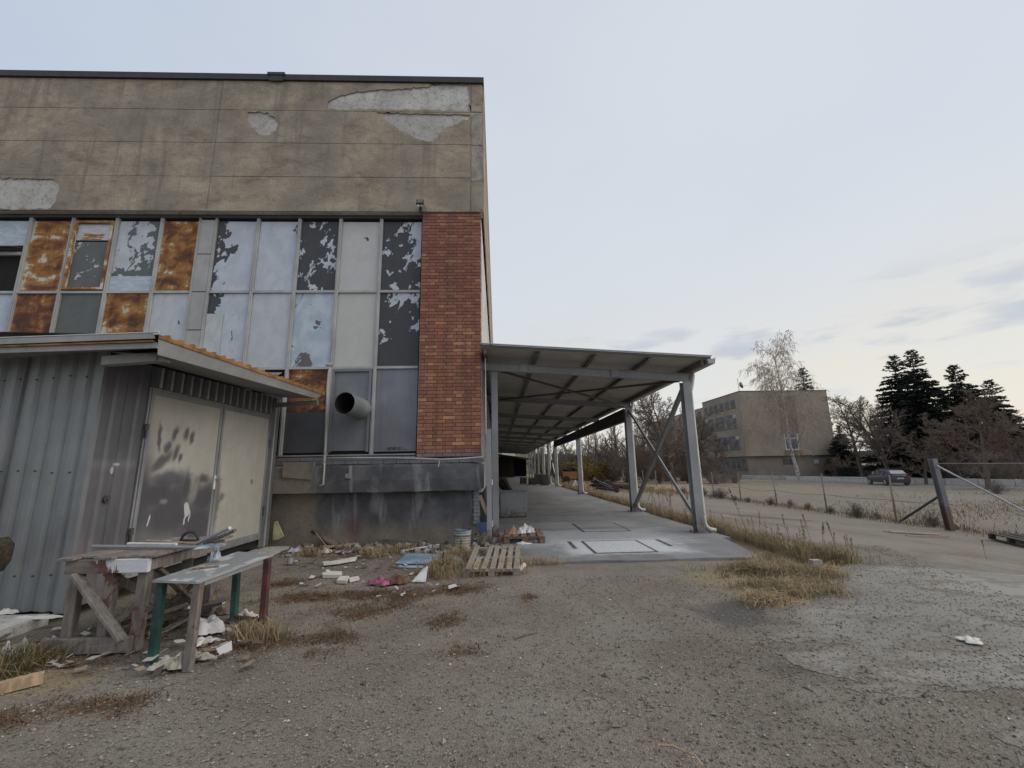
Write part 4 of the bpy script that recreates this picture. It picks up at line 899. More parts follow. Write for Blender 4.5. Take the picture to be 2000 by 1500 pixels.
def bench():
    t = thing('metal_bench', 'narrow bench with a paint spattered metal top on green and red legs', 'bench', (-2.6, 4.4, 0))
    z = .64; c = [PZ(x, y, z) for x, y in ((298, 1133), (385, 1136), (535, 1082), (465, 1077))]
    mb = MB().add([Vector((p.x, p.y, z)) for p in c]+[Vector((p.x, p.y, z-.018)) for p in c], [(0, 1, 2, 3), (7, 6, 5, 4), (0, 4, 5, 1), (1, 5, 6, 2), (2, 6, 7, 3), (3, 7, 4, 0)])
    o = obj('top', mb, M['benchtop'], t)
    for k, v in dict(seed=3.3, bias=.02, gx=.05, gz=0, warm=0).items(): o[k] = float(v)
    fe = [P(x, y, 0) for x, y in ((298, 1288), (367, 1305), (456, 1215), (513, 1222))]; mats = ('green', 'wood_red', 'green', 'redpaint'); tops = [c[0].lerp(c[2], .06), c[1].lerp(c[3], .06), c[3].lerp(c[1], .07), c[2].lerp(c[0], .07)]
    for f, tp, mt in zip(fe, tops, mats): bevel(obj('leg', MB().bar((f.x, f.y, -.02), (f.x*.5+tp.x*.5, f.y*.5+tp.y*.5, z-.02), .058, .058, (0, 1, 0)), M[mt], t), .003)
    obj('apron', MB().bar(tops[0]+Vector((0, 0, -.045)), tops[3]+Vector((0, 0, -.045)), .03, .05), M['steel'], t) if False else None
    obj('rail', MB().bar(tops[1]+Vector((0, .02, -.04)), tops[3]+Vector((0, -.02, -.04)), .025, .04), M['steel'], t); obj('rail', MB().bar(tops[0]+Vector((0, .02, -.04)), tops[2]+Vector((0, -.02, -.04)), .025, .04), M['steel'], t)
    obj('stretcher', MB().bar((fe[2].x, fe[2].y, .05), (fe[3].x, fe[3].y, .05), .03, .03), M['redpaint'], t); return t
bench()
tag(obj('wooden_stick', MB().bar(PZ(375, 1111, .648), PZ(428, 1106, .648), .03, .012), M['pallet_brown']), 'short brown wooden stick lying on the spattered bench top', 'stick')

# ------------------------------------------------------------------ pallets
def pallet(label, loc, rz, mat, broken=False, tilt=0, W_=.8, Ln=1.2, ns=5, group='wooden pallets'):
    t = thing('wooden_pallet', label, 'pallet', loc, rz, group); t.rotation_euler = (tilt, 0, rz); r = random.Random(len(label))
    pitch = W_/ns
    for i in range(ns):
        x = -W_/2+pitch*(i+.5); l0, l1 = -Ln/2, Ln/2
        if broken and i == 1: l1 = l0+.62
        if broken and i == 4: l1 = l1-.25
        wd = pitch*r.uniform(.62, .76); a = r.gauss(0, .02)
        bevel(obj('slat', MB().bar((x-a, l0+r.uniform(-.015, .015), .131+r.uniform(0, .006)), (x+a, l1+r.uniform(-.015, .015), .131+r.uniform(-.004, .006)), wd, .02), mat, t, local=True), .003)
    for y in (-Ln/2+.06, 0, Ln/2-.06):
        obj('cross_board', MB().box(-W_/2, W_/2, y-.05, y+.05, .098, .119), mat, t, local=True)
        for x in (-W_/2+.055, 0, W_/2-.055): obj('block', MB().box(x-.05, x+.05, y-.045, y+.045, .018, .097), mat, t, local=True)
    for x in (-W_/2+.055, 0, W_/2-.055): obj('skid', MB().box(x-.05, x+.05, -Ln/2, Ln/2, .0, .017), mat, t, local=True)
    return t
pallet('broken pale pallet lying on dry grass at the slab corner', (-.05, 7.12, -.01), R(-4), M['pallet'], True, R(2.5), .82, 1.45, 7)
pallet('small brown pallet on the slab with white lumps on top', (.52, 9.12, ZS), R(-1), M['pallet_brown'], False, 0, .80, 1.05, 5)
q = P(1975, 1068); pallet('dark rotten pallet lying in the yard at the right edge', (12.45, 9.95, -.47), R(-24), M['pallet_dark'], False, 0, .9, 1.5, 5)
q = PZ(1003, 1043, .2); tag(obj('wood_wedge', MB().prism([(q.x-.10, .20), (q.x+.11, .20), (q.x-.0, .36)], 'y', q.y-.05, q.y+.12), M['plank_pale']), 'orange brown wood wedge standing on the brown pallet', 'wood')
for i, (px, py, s) in enumerate(((1018, 1036, .085), (1035, 1034, .08), (1027, 1030, .10))):
    crumple('plaster_lump', PZ(px, py+6, .2), s, s, .14, M['white'], ('white lump at the left of the heap on the brown pallet', 'white lump at the right of the heap on the brown pallet', 'largest white lump at the back of the brown pallet')[i], 'lump', 30+i, z=.195, group='white lumps on the pallet')
crumple('paper_scrap', P(1022, 1063, ZS), .12, .07, .05, M['white'], 'torn white paper in front of the brown pallet', 'paper', 41, z=ZS)
tag(obj('broken_stone', MB().prism([(.0, ZS), (.22, ZS), (.20, ZS+.10), (.05, ZS+.13)], 'y', 8.75, 8.95), M['pallet_brown']), 'brown stone lump between canopy post and brown pallet', 'stone').location = (-.02, .1, 0)
q0, q1 = P(990, 1072, ZS+.02), P(1010, 1063, ZS+.05); tag(obj('metal_strip', MB().bar(q0, q1, .04, .03), M['steel']), 'grey metal strip lying at the corner of the brown pallet', 'strip')
# timbers stacked at the wall under the canopy
for i in range(9):
    r = random.Random(i); y = 17.5+i*.3; x = .1+r.uniform(0, .35)
    tag(obj('dark_beam', MB().bar((x-.15, y+1.4, .95+r.uniform(-.2, .15)), (x+.5+r.uniform(-.2, .2), y-.4, ZS+.05), .11, .09), M['pallet_dark']), 'dark timber beam in the pile leaning against the hall wall', 'beam', 'timber beams leaning under the canopy')

# ------------------------------------------------------------------ rubbish along the hall
def boardpc(name, pts, z, th, mat, label, cat, group=None):
    c = [P(*p) for p in pts]; mb = MB(); n = len(c); v = [Vector((p.x, p.y, p.z+z+th)) for p in c]+[Vector((p.x, p.y, p.z+z)) for p in c]
    mb.add(v, [tuple(range(n)), tuple(reversed(range(n, 2*n)))]+[(i, i+n, (i+1) % n+n, (i+1) % n) for i in range(n)]); bm = bmesh.new()
    me = bpy.data.meshes.new(name); me.from_pydata(mb.v, [], mb.f); bm.from_mesh(me); bmesh.ops.recalc_face_normals(bm, faces=bm.faces); bm.to_mesh(me); bm.free()
    return tag(obj(name, me, mat), label, cat, group)
o = boardpc('sheet_panel', [(772, 1106), (897, 1108), (905, 1088), (795, 1086)], .035, .012, M['blue'], 'pale blue painted metal panel lying on top of another by the grass', 'panel')
for k, v in dict(seed=2, bias=.1, gx=0, gz=0, warm=0).items(): o[k] = float(v)
o = boardpc('sheet_panel', [(775, 1110), (880, 1113), (890, 1090), (790, 1090)], .006, .012, M['blue'], 'lower blue painted metal panel under the pale one by the grass', 'panel')
for k, v in dict(seed=8, bias=-.02, gx=0, gz=0, warm=0).items(): o[k] = float(v)
M['foam'] = flat('white_foam', (.60, .58, .53), .9, var=.1)
boardpc('foam_board', [(629, 1103), (650, 1101), (697, 1092), (694, 1097), (660, 1103), (632, 1106)], .01, .035, M['foam'], 'long broken white board lying nearest the plinth rubbish', 'board')
boardpc('foam_board', [(628, 1126), (640, 1122), (668, 1123), (665, 1130), (630, 1130)], .005, .045, M['foam'], 'short white board at the left of the three on the gravel', 'board')
boardpc('foam_board', [(657, 1140), (664, 1132), (682, 1131), (677, 1141)], .005, .04, M['foam'], 'squarish white board in the middle of the three on the gravel', 'board')
boardpc('foam_board', [(682, 1133), (700, 1130), (702, 1134), (683, 1138)], .005, .03, M['foam'], 'small white board at the right of the three on the gravel', 'board')
crumple('pink_bag', P(741, 1141), .13, .10, .10, M['pink'], 'crumpled pink plastic bag on the gravel', 'bag', 12)
crumple('felt_clump', P(776, 1139), .15, .11, .12, M['brown'], 'brown felt clump beside the pink bag', 'clump', 14)
q = P(818, 1138); tag(obj('paper_scrap', MB().add([q+Vector((-.10, .02, .01)), q+Vector((.09, 0, .01)), q+Vector((.10, .12, .19)), q+Vector((.02, .12, .14)), q+Vector((-.10, .03, .0)), q+Vector((.09, .01, .0)), q+Vector((.10, .13, .18)), q+Vector((.02, .13, .13))], [(0, 1, 2, 3), (7, 6, 5, 4), (0, 4, 5, 1), (1, 5, 6, 2), (2, 6, 7, 3), (3, 7, 4, 0)]), M['white']), 'torn white sheet standing up on the gravel near the blue panels', 'paper')
crumple('rag', P(572, 1062), .28, .13, .14, M['cloth_blue'], 'pale blue patterned rag beside the shed corner', 'rag', 16)
crumple('rag', P(577, 1077), .09, .13, .07, M['cloth_blue'], 'small pale blue rag hanging off the rubbish by the shed', 'rag', 18)
crumple('plastic_scrap', P(636, 1080), .12, .08, .09, M['cloth_white'], 'crumpled clear white plastic beside the round lid', 'plastic', 20)
crumple('plastic_scrap', P(672, 1078), .14, .06, .05, M['cloth_white'], 'flattened white plastic below the round lid', 'plastic', 22)
crumple('plastic_scrap', P(735, 1084), .2, .05, .06, M['cloth_white'], 'strip of white plastic left of the blue panels', 'plastic', 24)
q = P(657, 1066); tag(obj('round_lid', MB().tube([(q.x, q.y, .07), (q.x+.01, q.y, .10)], [.29, .29], 24), M['wood_grey']), 'round grey wooden lid lying by the plinth', 'lid')
tag(obj('plywood_scrap', MB().bar(P(630, 1074)+Vector((0, 0, .05)), P(700, 1068)+Vector((0, 0, .06)), .22, .02), M['plank_pale']), 'curved plywood scrap under the round grey lid', 'board')
a = P(595, 1072); tag(obj('thin_lath', MB().tube([PY(616, 1040, 9.2), P(645, 1080)+Vector((0, 0, .03))], .012, 5), M['plank_pale']), 'thin pale lath leaning on the lower wall', 'lath')
tag(obj('plank_upright', MB().bar(PY(613, 1038, 9.22), P(608, 1062)+Vector((0, .05, 0)), .10, .03, (0, 1, 0)), M['pallet_dark']), 'dark short plank leaning on the lower wall', 'plank')
tag(obj('old_plank', MB().bar(P(745, 1062)+Vector((0, 0, .05)), P(822, 1066)+Vector((0, 0, .05)), .10, .10), M['wood_grey']), 'old grey plank lying along the foot of the wall', 'plank')
tag(obj('white_lath', MB().bar(P(783, 1079)+Vector((0, 0, .03)), P(857, 1069)+Vector((0, 0, .05)), .05, .02), M['foam']), 'long white lath lying behind the blue panels', 'lath')
q = P(903, 1068)
bk = thing('ribbed_bucket', 'white ribbed pot with blue stripes at the wall corner', 'pot', q); prof = []; n = 12
obj('body', MB().tube([(q.x, q.y, .01+.30*i/(n*2)) for i in range(n*2+1)], [.145+(.012 if (i//2) % 2 else 0)+.002*i/2 for i in range(n*2+1)], 20, False), M['cloth_beige'], bk, True)
obj('rim', MB().tube([(q.x, q.y, .305), (q.x, q.y, .33)], .178, 20, False).tube([(q.x, q.y, .26), (q.x, q.y, .262)], .16, 20), M['blue_plain'], bk, True); obj('stripe', MB().tube([(q.x, q.y, .20), (q.x, q.y, .225)], .172, 20, False), M['blue_plain'], bk, True)
q = PY(945, 1032, 9.1); tag(obj('blue_sheet', MB().prism([(q.x-.16, q.z+.12), (q.x+.13, q.z+.12), (q.x+.13, q.z-.14), (q.x-.08, q.z-.14)], 'y', 9.09, 9.10), M['blue_plain']), 'dull blue sheet leaning behind the guard post', 'sheet')
for i, (a, b) in enumerate((((937, 968), (952, 1005)), ((930, 1066), (948, 1040)), ((936, 1072), (952, 1046)))):
    A_, B_ = PY(*a, 9.05-i*.15), PY(*b, 8.98-i*.1); tag(obj('leaning_plank', MB().bar(A_, B_, .07, .02, (0, 1, 0)), (M['plank_pale'], M['wood_grey'], M['pallet_brown'])[i]), ('pale plank leaning high behind the guard post', 'grey plank leaning low left of the guard post', 'brown plank end left of the guard post foot')[i], 'plank')
q = PY(548, 1035, 9.15); tag(obj('yellow_board', MB().prism([(q.x-.12, q.z+.16), (q.x-.06, q.z+.18), (q.x+.10, q.z-.12), (q.x-.02, q.z-.18), (q.x-.12, q.z-.18)], 'y', 9.10, 9.12), flat('pale_yellow', (.47, .45, .26), .8)), 'pale yellow board corner behind the shed end', 'board')
for i, (px, py, rx, ry, h, mt, lb, cat) in enumerate(((402, 1228, .17, .16, .13, 'cloth_white', 'white crumpled cloth under the bench', 'cloth'), (395, 1252, .10, .08, .05, 'cloth_white', 'white cloth end trailing below the bench', 'cloth'), (330, 1298, .15, .06, .08, 'cloth_beige', 'beige rag lying by the green bench leg', 'rag'), (352, 1300, .06, .07, .12, 'cloth_beige', 'folded beige rag at the red bench leg', 'rag'), (390, 1282, .13, .04, .05, 'cloth_beige', 'beige rag strip right of the red bench leg', 'rag'),
    (479, 1204, .13, .08, .08, 'cloth_white', 'white patterned cloth heap between the far bench legs', 'cloth'), (378, 1188, .08, .08, .10, 'cloth_white', 'small white bag behind the red bench leg', 'bag'), (412, 1180, .06, .06, .10, 'rustedge', 'orange crumpled scrap under the bench', 'scrap'), (420, 1200, .12, .07, .08, 'steel', 'grey crumpled plastic under the bench', 'plastic'),
    (42, 1272, .12, .07, .12, 'cloth_beige', 'pale crumpled bag in the grass left of the work table', 'bag'), (8, 1283, .09, .05, .12, 'cloth_white', 'white bag at the left edge of the photo', 'bag'), (98, 1255, .06, .05, .08, 'cloth_white', 'white scrap behind the work table foot board', 'scrap'), (10, 1212, .14, .06, .05, 'foam', 'flat white scrap below the shed front', 'scrap'), (75, 1222, .2, .05, .03, 'foam', 'white paint crust on the concrete pad', 'scrap'), (1495, 1245, .10, .06, .03, 'foam', 'x', 'scrap'))):
    if lb == 'x': px, py, lb = 1895, 1247, 'white flattened scrap on the worn concrete at right'
    crumple('cloth' if cat in ('cloth', 'rag') else cat, P(px, py+(4 if py > 1200 else 0)), rx, ry, h, M[mt], lb, cat, 50+i*2, z=.09 if 1205 < py < 1225 and px < 90 else None)
tag(obj('timber_offcut', MB().bar(P(-40, 1364)+Vector((0, 0, .035)), P(83, 1334)+Vector((0, 0, .04)), .07, .07), M['plank_pale']), 'yellowish squared timber lying in the grass at lower left', 'timber')
q = PY(6, 1075, 4.75); tag(obj('dark_brush', MB().tube([q+Vector((0, 0, -.20)), q+Vector((0, 0, -.1)), q+Vector((.0, 0, .05)), q+Vector((-.01, 0, .13))], [.03, .07, .075, .03], 10), flat('dark_bristle', (.05, .042, .03), .95, var=.5, sc=30, bump=.8), None, True), 'dark brown bristly brush hanging at the left edge by the shed', 'brush').location = (0, 0, 0)
tag(obj('tin_can', MB().tube([P(566, 1102)+Vector((0, 0, .01)), P(566, 1102)+Vector((0, .0, .10))], .05, 12), M['galv']), 'small grey tin standing near the bench end', 'can')
M['splinter'] = m_wood('splintered_wood', (.36, .28, .21))
for k_, (a, b, wd, lb) in enumerate((((1738, 1040), (1838, 1046), .16, 'widest splintered plank lying in the yard before the fence'), ((1727, 1039), (1800, 1041), .05, 'thin splinter along the back of the widest splintered plank'), ((1770, 1047), (1853, 1050), .06, 'thin splinter along the front of the widest splintered plank'))):
    tag(obj('split_plank', MB().bar(P(*a)+Vector((0, 0, .02)), P(*b)+Vector((0, 0, .03)), wd, .022), M['splinter']), lb, 'plank')
crumple('red_scrap', P(1600, 1098), .16, .08, .06, M['rustedge'], 'orange red scrap on the corner of the worn concrete', 'scrap', 91)
tag(obj('white_block', MB().box(-.07, .07, -.05, .05, 0, .13), M['greyrender']), 'grey concrete stub in the grass by the worn concrete', 'block').location = P(1595, 1112)
tag(obj('paint_tube', MB().tube([P(1010, 1121)+Vector((0, 0, .03)), P(1024, 1112)+Vector((0, 0, .06))], [.03, .035], 8), M['foam']), 'white and orange tube end under the broken pallet corner', 'tube')
for i, (a, b, rad) in enumerate((((1005, 1250), (1050, 1238), .006), ((1285, 1458), (1340, 1472), .006), ((1340, 1472), (1372, 1498), .005))): tag(obj('twig', MB().tube([P(*a)+Vector((0, 0, .008)), (P(*a)+P(*b))/2+Vector((.01, .01, .016)), P(*b)+Vector((0, 0, .008))], rad, 5), M['bark'] if i == 0 else M['plank_pale']), ('dark thin twig lying on the gravel in front of the pallet', 'yellow root lying at the bottom of the gravel', 'yellow root end running out of the bottom edge')[i], 'twig')

# ------------------------------------------------------------------ fence
fx = 13.35
fn = thing('chain_link_fence', 'sagging chain link fence on thin posts with one thick steel corner post', 'fence', (13.2, 12.4, -.5))
gzf = lambda x, y: float(gz(x, y))
bp = MB(); a = Vector((13.04, 12.36, -.55)); b = Vector((12.93, 12.36, 1.54)); bp.ibeam(a, b, .16, .14, (0, 1, 0), .016, .012); obj('corner_post', bp, M['post'], fn)
obj('brace', MB().tube([(13.32, 14.25, -.5), (12.99, 12.45, .45)], .035, 8), M['steel_dark'], fn)
A_ = Vector((12.95, 12.28, 1.33)); D_ = Vector((13.4, 10.8, .2))-A_; obj('brace', MB().tube([A_, A_+D_*1.55], .025, 8), M['galv'], fn)
obj('wire', MB().tube([(12.95, 12.3, 1.40), (13.3, 9.0, 1.37), (13.5, 6, 1.4)], .008, 5), M['galv'], fn)
fys = [14.45, 17.45, 20.5, 23.5, 26.6, 29.7, 32.8, 36, 39.2, 42.4, 45.6, 48.8, 52, 55.2, 58.4]
for y in fys:
    x = fx+random.uniform(-.08, .08); lx = random.uniform(-.07, .03); obj('post', MB().tube([(x, y, -.6), (x+lx, y+random.uniform(-.05, .05), 1.02)], .03, 6).tube([(x-.05, y-.02, .02), (x+.05, y-.02, .02)], .012, 5), M['steel'], fn)
for z in (.96, .2, -.42):
    pts = []
    for i, y in enumerate([12.4]+fys): pts += [(fx-.02, y, z), (fx, y+1.5, z-random.uniform(.03, .12))]
    obj('wire', MB().tube(pts, .006, 4), M['steel_dark'], fn)
M['wire'] = flat('mesh_wire', (.20, .19, .18), .6)
wm = MB(); pitch = .075
def link(y0, y1, z0, z1, x):
    h = z1-z0; n = int((y1-y0+h)/pitch)
    for i in range(n):
        s = y0-h+i*pitch
        for k in (0, 1):
            a, b = (s, s+h)
            ta = max(0, (y0-a)/h); tb = min(1, (y1-a)/h)
            if tb <= ta: continue
            za, zb_ = (z0+h*ta, z0+h*tb) if k == 0 else (z1-h*ta, z1-h*tb); wm.tube([(x, a+h*ta, za), (x, a+h*tb, zb_)], .0022, 3, False)
link(6.5, 12.3, -.48, 1.38, 13.25); link(12.5, 27, -.47, .92, fx)
stuff(obj('wire_mesh', wm, M['wire'], fn))

# ------------------------------------------------------------------ school building
M['school'] = flat('school_render', (.265, .226, .18), .9, var=.16, sc=.35, bump=.1); M['school2'] = flat('school_render_low', (.215, .182, .15), .9, var=.18, sc=.4)
M['pane'] = flat('dusty_glass', (.06, .065, .075), .55, var=.6, sc=.9, bump=.02); M['pane_pale'] = flat('pale_blind', (.34, .35, .36), .5, var=.3, sc=1.5); M['frame'] = flat('grey_frame', (.21, .20, .19), .7)
def PXp(px, py, x): d = ray(px, py); return CAM+d*(x/d.x)
sx = 38.2; c = PXp(1443, 765, sx); sy, szr = c.y, c.z; szo = PXp(1460, 891, sx).z; srx = PY(1613.5, 762, sy).x; syl = PXp(1371, 785, sx).y
sb = thing('school_building', 'disused three storey concrete building with broken windows behind the birch', 'building', (sx, sy, -.8))
lv = MB(); gb = -.9
obj('wall', MB().box(sx, srx, sy, syl, szo, szr), M['school'], sb); obj('wall', MB().box(sx+.1, srx-.5, syl, syl+30, szo, szr-.9), M['school'], sb)
obj('ground_floor_wall', MB().box(sx+.35, srx-.1, sy+.45, syl+30, gb, szo), M['school2'], sb)
obj('roof', MB().box(sx-.06, srx+.06, sy-.06, syl+.06, szr, szr+.12), M['steel_dark'], sb)
obj('parapet', MB().box(sx+.05, srx-.45, syl+.06, syl+30, szr-.9, szr-.8), M['steel_dark'], sb)
def swin(p0, p1, kind):                                            # window in the left face from two image corners
    a = PXp(*p0, sx); b = PXp(*p1, sx); y0, y1 = sorted((a.y, b.y)); z0, z1 = sorted((a.z, b.z)); swin_at(y0, y1, z0, z1, kind)
def swin_at(y0, y1, z0, z1, kind, x=None):
    x = sx if x is None else x
    f = MB(); d = .06
    f.box(x-.03, x+.02, y0, y0+d, z0, z1).box(x-.03, x+.02, y1-d, y1, z0, z1).box(x-.03, x+.02, y0+d, y1-d, z1-d, z1).box(x-.03, x+.02, y0+d, y1-d, z0, z0+d)
    nv = 3 if kind == 'big' else 1
    for i in range(1, nv): yy_ = y0+(y1-y0)*i/nv; f.box(x-.025, x+.01, yy_-.03, yy_+.03, z0+d, z1-d)
    if kind == 'big': f.box(x-.028, x+.012, y0+d, y1-d, z0+(z1-z0)*.66, z0+(z1-z0)*.66+.06)
    wn_ = obj('window', f, M['frame'], sb)
    obj('pane', MB().box(x-.012, x-.006, y0+d*.6, y1-d*.6, z0+d*.6, z1-d*.6), M['pane'], wn_)
    if kind == 'big' and random.random() < .7: i = random.choice((0, 1, 2)); obj('pane', MB().box(x-.018, x-.014, y0+(y1-y0)*i/3+.05, y0+(y1-y0)*(i+1)/3-.05, z0+(z1-z0)*.7, z1-.08), M['pane_pale'], wn_)
    obj('sill', MB().box(x-.10, x, y0-.05, y1+.05, z0-.10, z0-.01), M['steel_dark'], wn_)
Zs = lambda x, y: (1360+x/7.5, 740+y/7.5)
zA = [PXp(*Zs(505, 318), sx).z, PXp(*Zs(505, 432), sx).z]; 
for xa, xb in ((115, 165), (187, 240), (262, 317), (340, 398), (424, 484), (507, 575)):
    ya = PXp(*Zs(xa, 440), sx).y; yb = PXp(*Zs(xb, 430), sx).y; swin_at(min(ya, yb), max(ya, yb), zA[1], zA[0], 'small')
for z0p, z1p, xs in (((455, 735), (455, 535), ((152, 272), (292, 432), (452, 605))), ((495, 1032), (495, 840), ((178, 305), (327, 470), (492, 650)))):
    z0, z1 = PXp(*Zs(*z0p), sx).z, PXp(*Zs(*z1p), sx).z
    for xa, xb in xs: ya = PXp(*Zs(xa, z0p[1]), sx).y; yb = PXp(*Zs(xb, z0p[1]), sx).y; swin_at(min(ya, yb), max(ya, yb), z0, z1, 'big')
    for k in range(4): y = syl+1.2+k*4.4; swin_at(y, y+2.6, z0, z1, 'big', sx+.1)
for k in range(5): y = syl+1+k*3; swin_at(y, y+1.1, zA[1]-.3, zA[0]-.3, 'small', sx+.1)
zg0, zg1 = szo-2.0, szo-.25
for k in range(16): y = sy+.75+k*1.55; swin_at(y, y+1.4, zg0, zg1, 'strip', sx+.35)
# stair window and vents in the end wall
q = PY(1533, 863, sy); wf = obj('window', MB().box(q.x-.0, q.x+2.1, sy-.03, sy+.02, q.z-1.25, q.z-1.1).box(q.x, q.x+.12, sy-.04, sy+.02, q.z-1.1, q.z+1.2).box(q.x+.75, q.x+.85, sy-.04, sy+.02, q.z-1.1, q.z+1.2).box(q.x+1.98, q.x+2.1, sy-.04, sy+.02, q.z-1.1, q.z+1.2).box(q.x+.12, q.x+1.98, sy-.04, sy+.02, q.z+.5, q.z+.6), M['white'], sb)
obj('pane', MB().box(q.x+.1, q.x+2, sy-.02, sy-.01, q.z-1.1, q.z+1.2), flat('blue_dark_glass', (.05, .06, .10), .2), wf)
obj('stair_strip', MB().box(q.x-.3, q.x+2.5, sy-.012, sy-.004, szo+.05, q.z-1.3), M['pallet_brown'], sb)
obj('stair_strip', MB().box(q.x-.3, q.x+2.5, sy-.012, sy-.004, q.z+1.3, szr-.8), flat('brown_render', (.16, .115, .09), .9), sb)
q = PY(1544, 901, sy+.45); obj('vent_grille', MB().box(q.x-1.2, q.x+1.0, sy+.42, sy+.45, q.z-.5, q.z+.4), M['steel_dark'], sb)
q = PY(1593.5, 901, sy+.45); obj('wall_box', MB().box(q.x-.4, q.x+.4, sy+.36, sy+.448, q.z-.35, q.z+.35), M['pane_pale'], sb)
dsh = thing('satellite_dish', 'small satellite dish on a mast at the roof corner of the concrete building', 'dish', (sx+.2, sy+.2, szr))
obj('mast', MB().tube([(sx+.2, sy+.2, szr+.1), (sx+.15, sy+.2, szr+2.2)], .04, 6), M['steel_dark'], dsh)
obj('dish', MB().tube([(sx+.35, sy+.2, szr+1.0), (sx+.45, sy+.05, szr+1.03), (sx+.52, sy-.05, szr+1.05)], [.05, .42, .55], 12), M['steel_dark'], dsh, True); obj('feed_arm', MB().tube([(sx+.4, sy+.1, szr+.8), (sx+1.2, sy-.5, szr+.95)], .025, 5), M['steel_dark'], dsh)
# low white wall
lw = thing('low_white_wall', 'low whitewashed wall along the far side of the yard', 'wall', (40, 48, -.8)); WA, WB = Vector((35.9, 62.5)), Vector((45.5, 31.0))
n = 14
for i in range(n):
    a = WA.lerp(WB, i/n); b = WA.lerp(WB, (i+1)/n-.002); z = min(float(gz(a.x, a.y)), float(gz(b.x, b.y)))
    obj('wall_block', MB().bar((a.x, a.y, z+.27), (b.x, b.y, z+.27+random.uniform(-.02, .02)), .3, .58), M['bare'] if i < 3 else M['white'], lw)

# ------------------------------------------------------------------ cars
M['carpaint'] = flat('car_paint_grey', (.045, .044, .052), .3, .3, var=.08, bump=0); M['tyre'] = flat('tyre', (.02, .02, .02), .9); M['carglass'] = flat('car_glass', (.03, .035, .04), .1, bump=0); M['tail'] = flat('tail_lamp', (.16, .015, .02), .25, bump=0); M['plate'] = flat('number_plate', (.6, .6, .58), .5, bump=0)
def car(label, loc, rz, paint):
    t = thing('parked_car', label, 'car', loc, rz)
    sec = [(-2.06, .70, .38, .62, .60, .66), (-2.0, .82, .28, .80, .66, .86), (-1.86, .87, .24, .95, .70, 1.04), (-1.45, .89, .24, .98, .60, 1.40), (-.9, .90, .22, .96, .60, 1.50), (0, .90, .22, .94, .61, 1.52), (.55, .90, .22, .93, .58, 1.45), (1.15, .89, .22, .92, .62, 1.03), (1.75, .86, .24, .84, .66, .90), (2.05, .74, .30, .66, .58, .72), (2.12, .60, .38, .55, .45, .60)]
    mb = MB(); k = 10
    for y, w_, zb_, zm, wt, zt__ in sec:
        mb.v += [(s_*a, y, b) for s_, a, b in ((-1, w_*.9, zb_), (-1, w_, zb_+.15), (-1, w_, zm), (-1, wt+(w_-wt)*.25, zt__-.06), (-1, wt*.8, zt__), (1, wt*.8, zt__), (1, wt+(w_-wt)*.25, zt__-.06), (1, w_, zm), (1, w_, zb_+.15), (1, w_*.9, zb_))]
    ns = len(sec); mb.f = [(i*k+j, i*k+(j+1) % k, (i+1)*k+(j+1) % k, (i+1)*k+j) for i in range(ns-1) for j in range(k)]+[tuple(range(k-1, -1, -1)), tuple((ns-1)*k+j for j in range(k))]
    bd = obj('body', mb, paint, t, True, True); sd_ = bd.modifiers.new('sub', 'SUBSURF'); sd_.levels = sd_.render_levels = 1
    for s_ in (-1, 1):
        for ya, yb in ((-1.25, -.75), (-.68, .05), (.12, .85)):
            hi = 1.40 if yb < .5 else 1.12; hb = 1.33 if ya < -1 else 1.40
            pa = [(s_*.905, ya, 1.0), (s_*.905, yb, .99), (s_*.745, yb-.18 if yb > .5 else yb, 1.30 if yb > .5 else 1.41), (s_*.745, ya+(.12 if ya < -1 else 0), hb)]
            obj('side_window', MB().add(pa+[(p[0]-s_*.02, p[1], p[2]) for p in pa], [(0, 1, 2, 3), (7, 6, 5, 4), (0, 4, 5, 1), (1, 5, 6, 2), (2, 6, 7, 3), (3, 7, 4, 0)]), M['carglass'], t, local=True)
        obj('tail_lamp', MB().box(s_*.72-.13, s_*.72+.13, -1.99, -1.82, .84, 1.0), M['tail'], t, local=True)
        obj('mirror', MB().box(s_*.98-.09, s_*.98+.09, .72, .82, .98, 1.10), paint, t, local=True)
        for y in (-1.28, 1.32):
            wl = obj('wheel', MB().tube([(s_*.70, y, .31), (s_*.89, y, .31)], .31, 18), M['tyre'], t, local=True); obj('rim', MB().tube([(s_*.87, y, .31), (s_*.90, y, .31)], .19, 12), M['galv'], wl, local=True)
    pa = [(-.60, -1.86, 1.08), (.60, -1.86, 1.08), (.52, -1.53, 1.38), (-.52, -1.53, 1.38)]
    obj('rear_window', MB().add(pa+[(p[0], p[1]+.03, p[2]-.03) for p in pa], [(0, 1, 2, 3), (7, 6, 5, 4), (0, 4, 5, 1), (1, 5, 6, 2), (2, 6, 7, 3), (3, 7, 4, 0)]), flat('rear_glass', (.16, .18, .21), .15, bump=0), t, local=True)
    obj('number_plate', MB().box(-.27, .27, -2.055, -2.03, .60, .72), M['plate'], t, local=True); obj('rear_bumper', MB().box(-.72, .72, -2.08, -1.95, .28, .45), M['tyre'], t, local=True)
    for s_ in (-1, 1): obj('roof_rail', MB().tube([(s_*.52, -1.2, 1.49), (s_*.52, -1.1, 1.545), (s_*.52, .3, 1.56), (s_*.52, .45, 1.49)], .018, 5), M['steel_dark'], t, local=True)
    return t
q = P(1752, 947); c1 = car('dark grey hatchback parked by the low white wall', (37.3, 40.3, float(gz(37.3, 40))), R(-16), M['carpaint'])

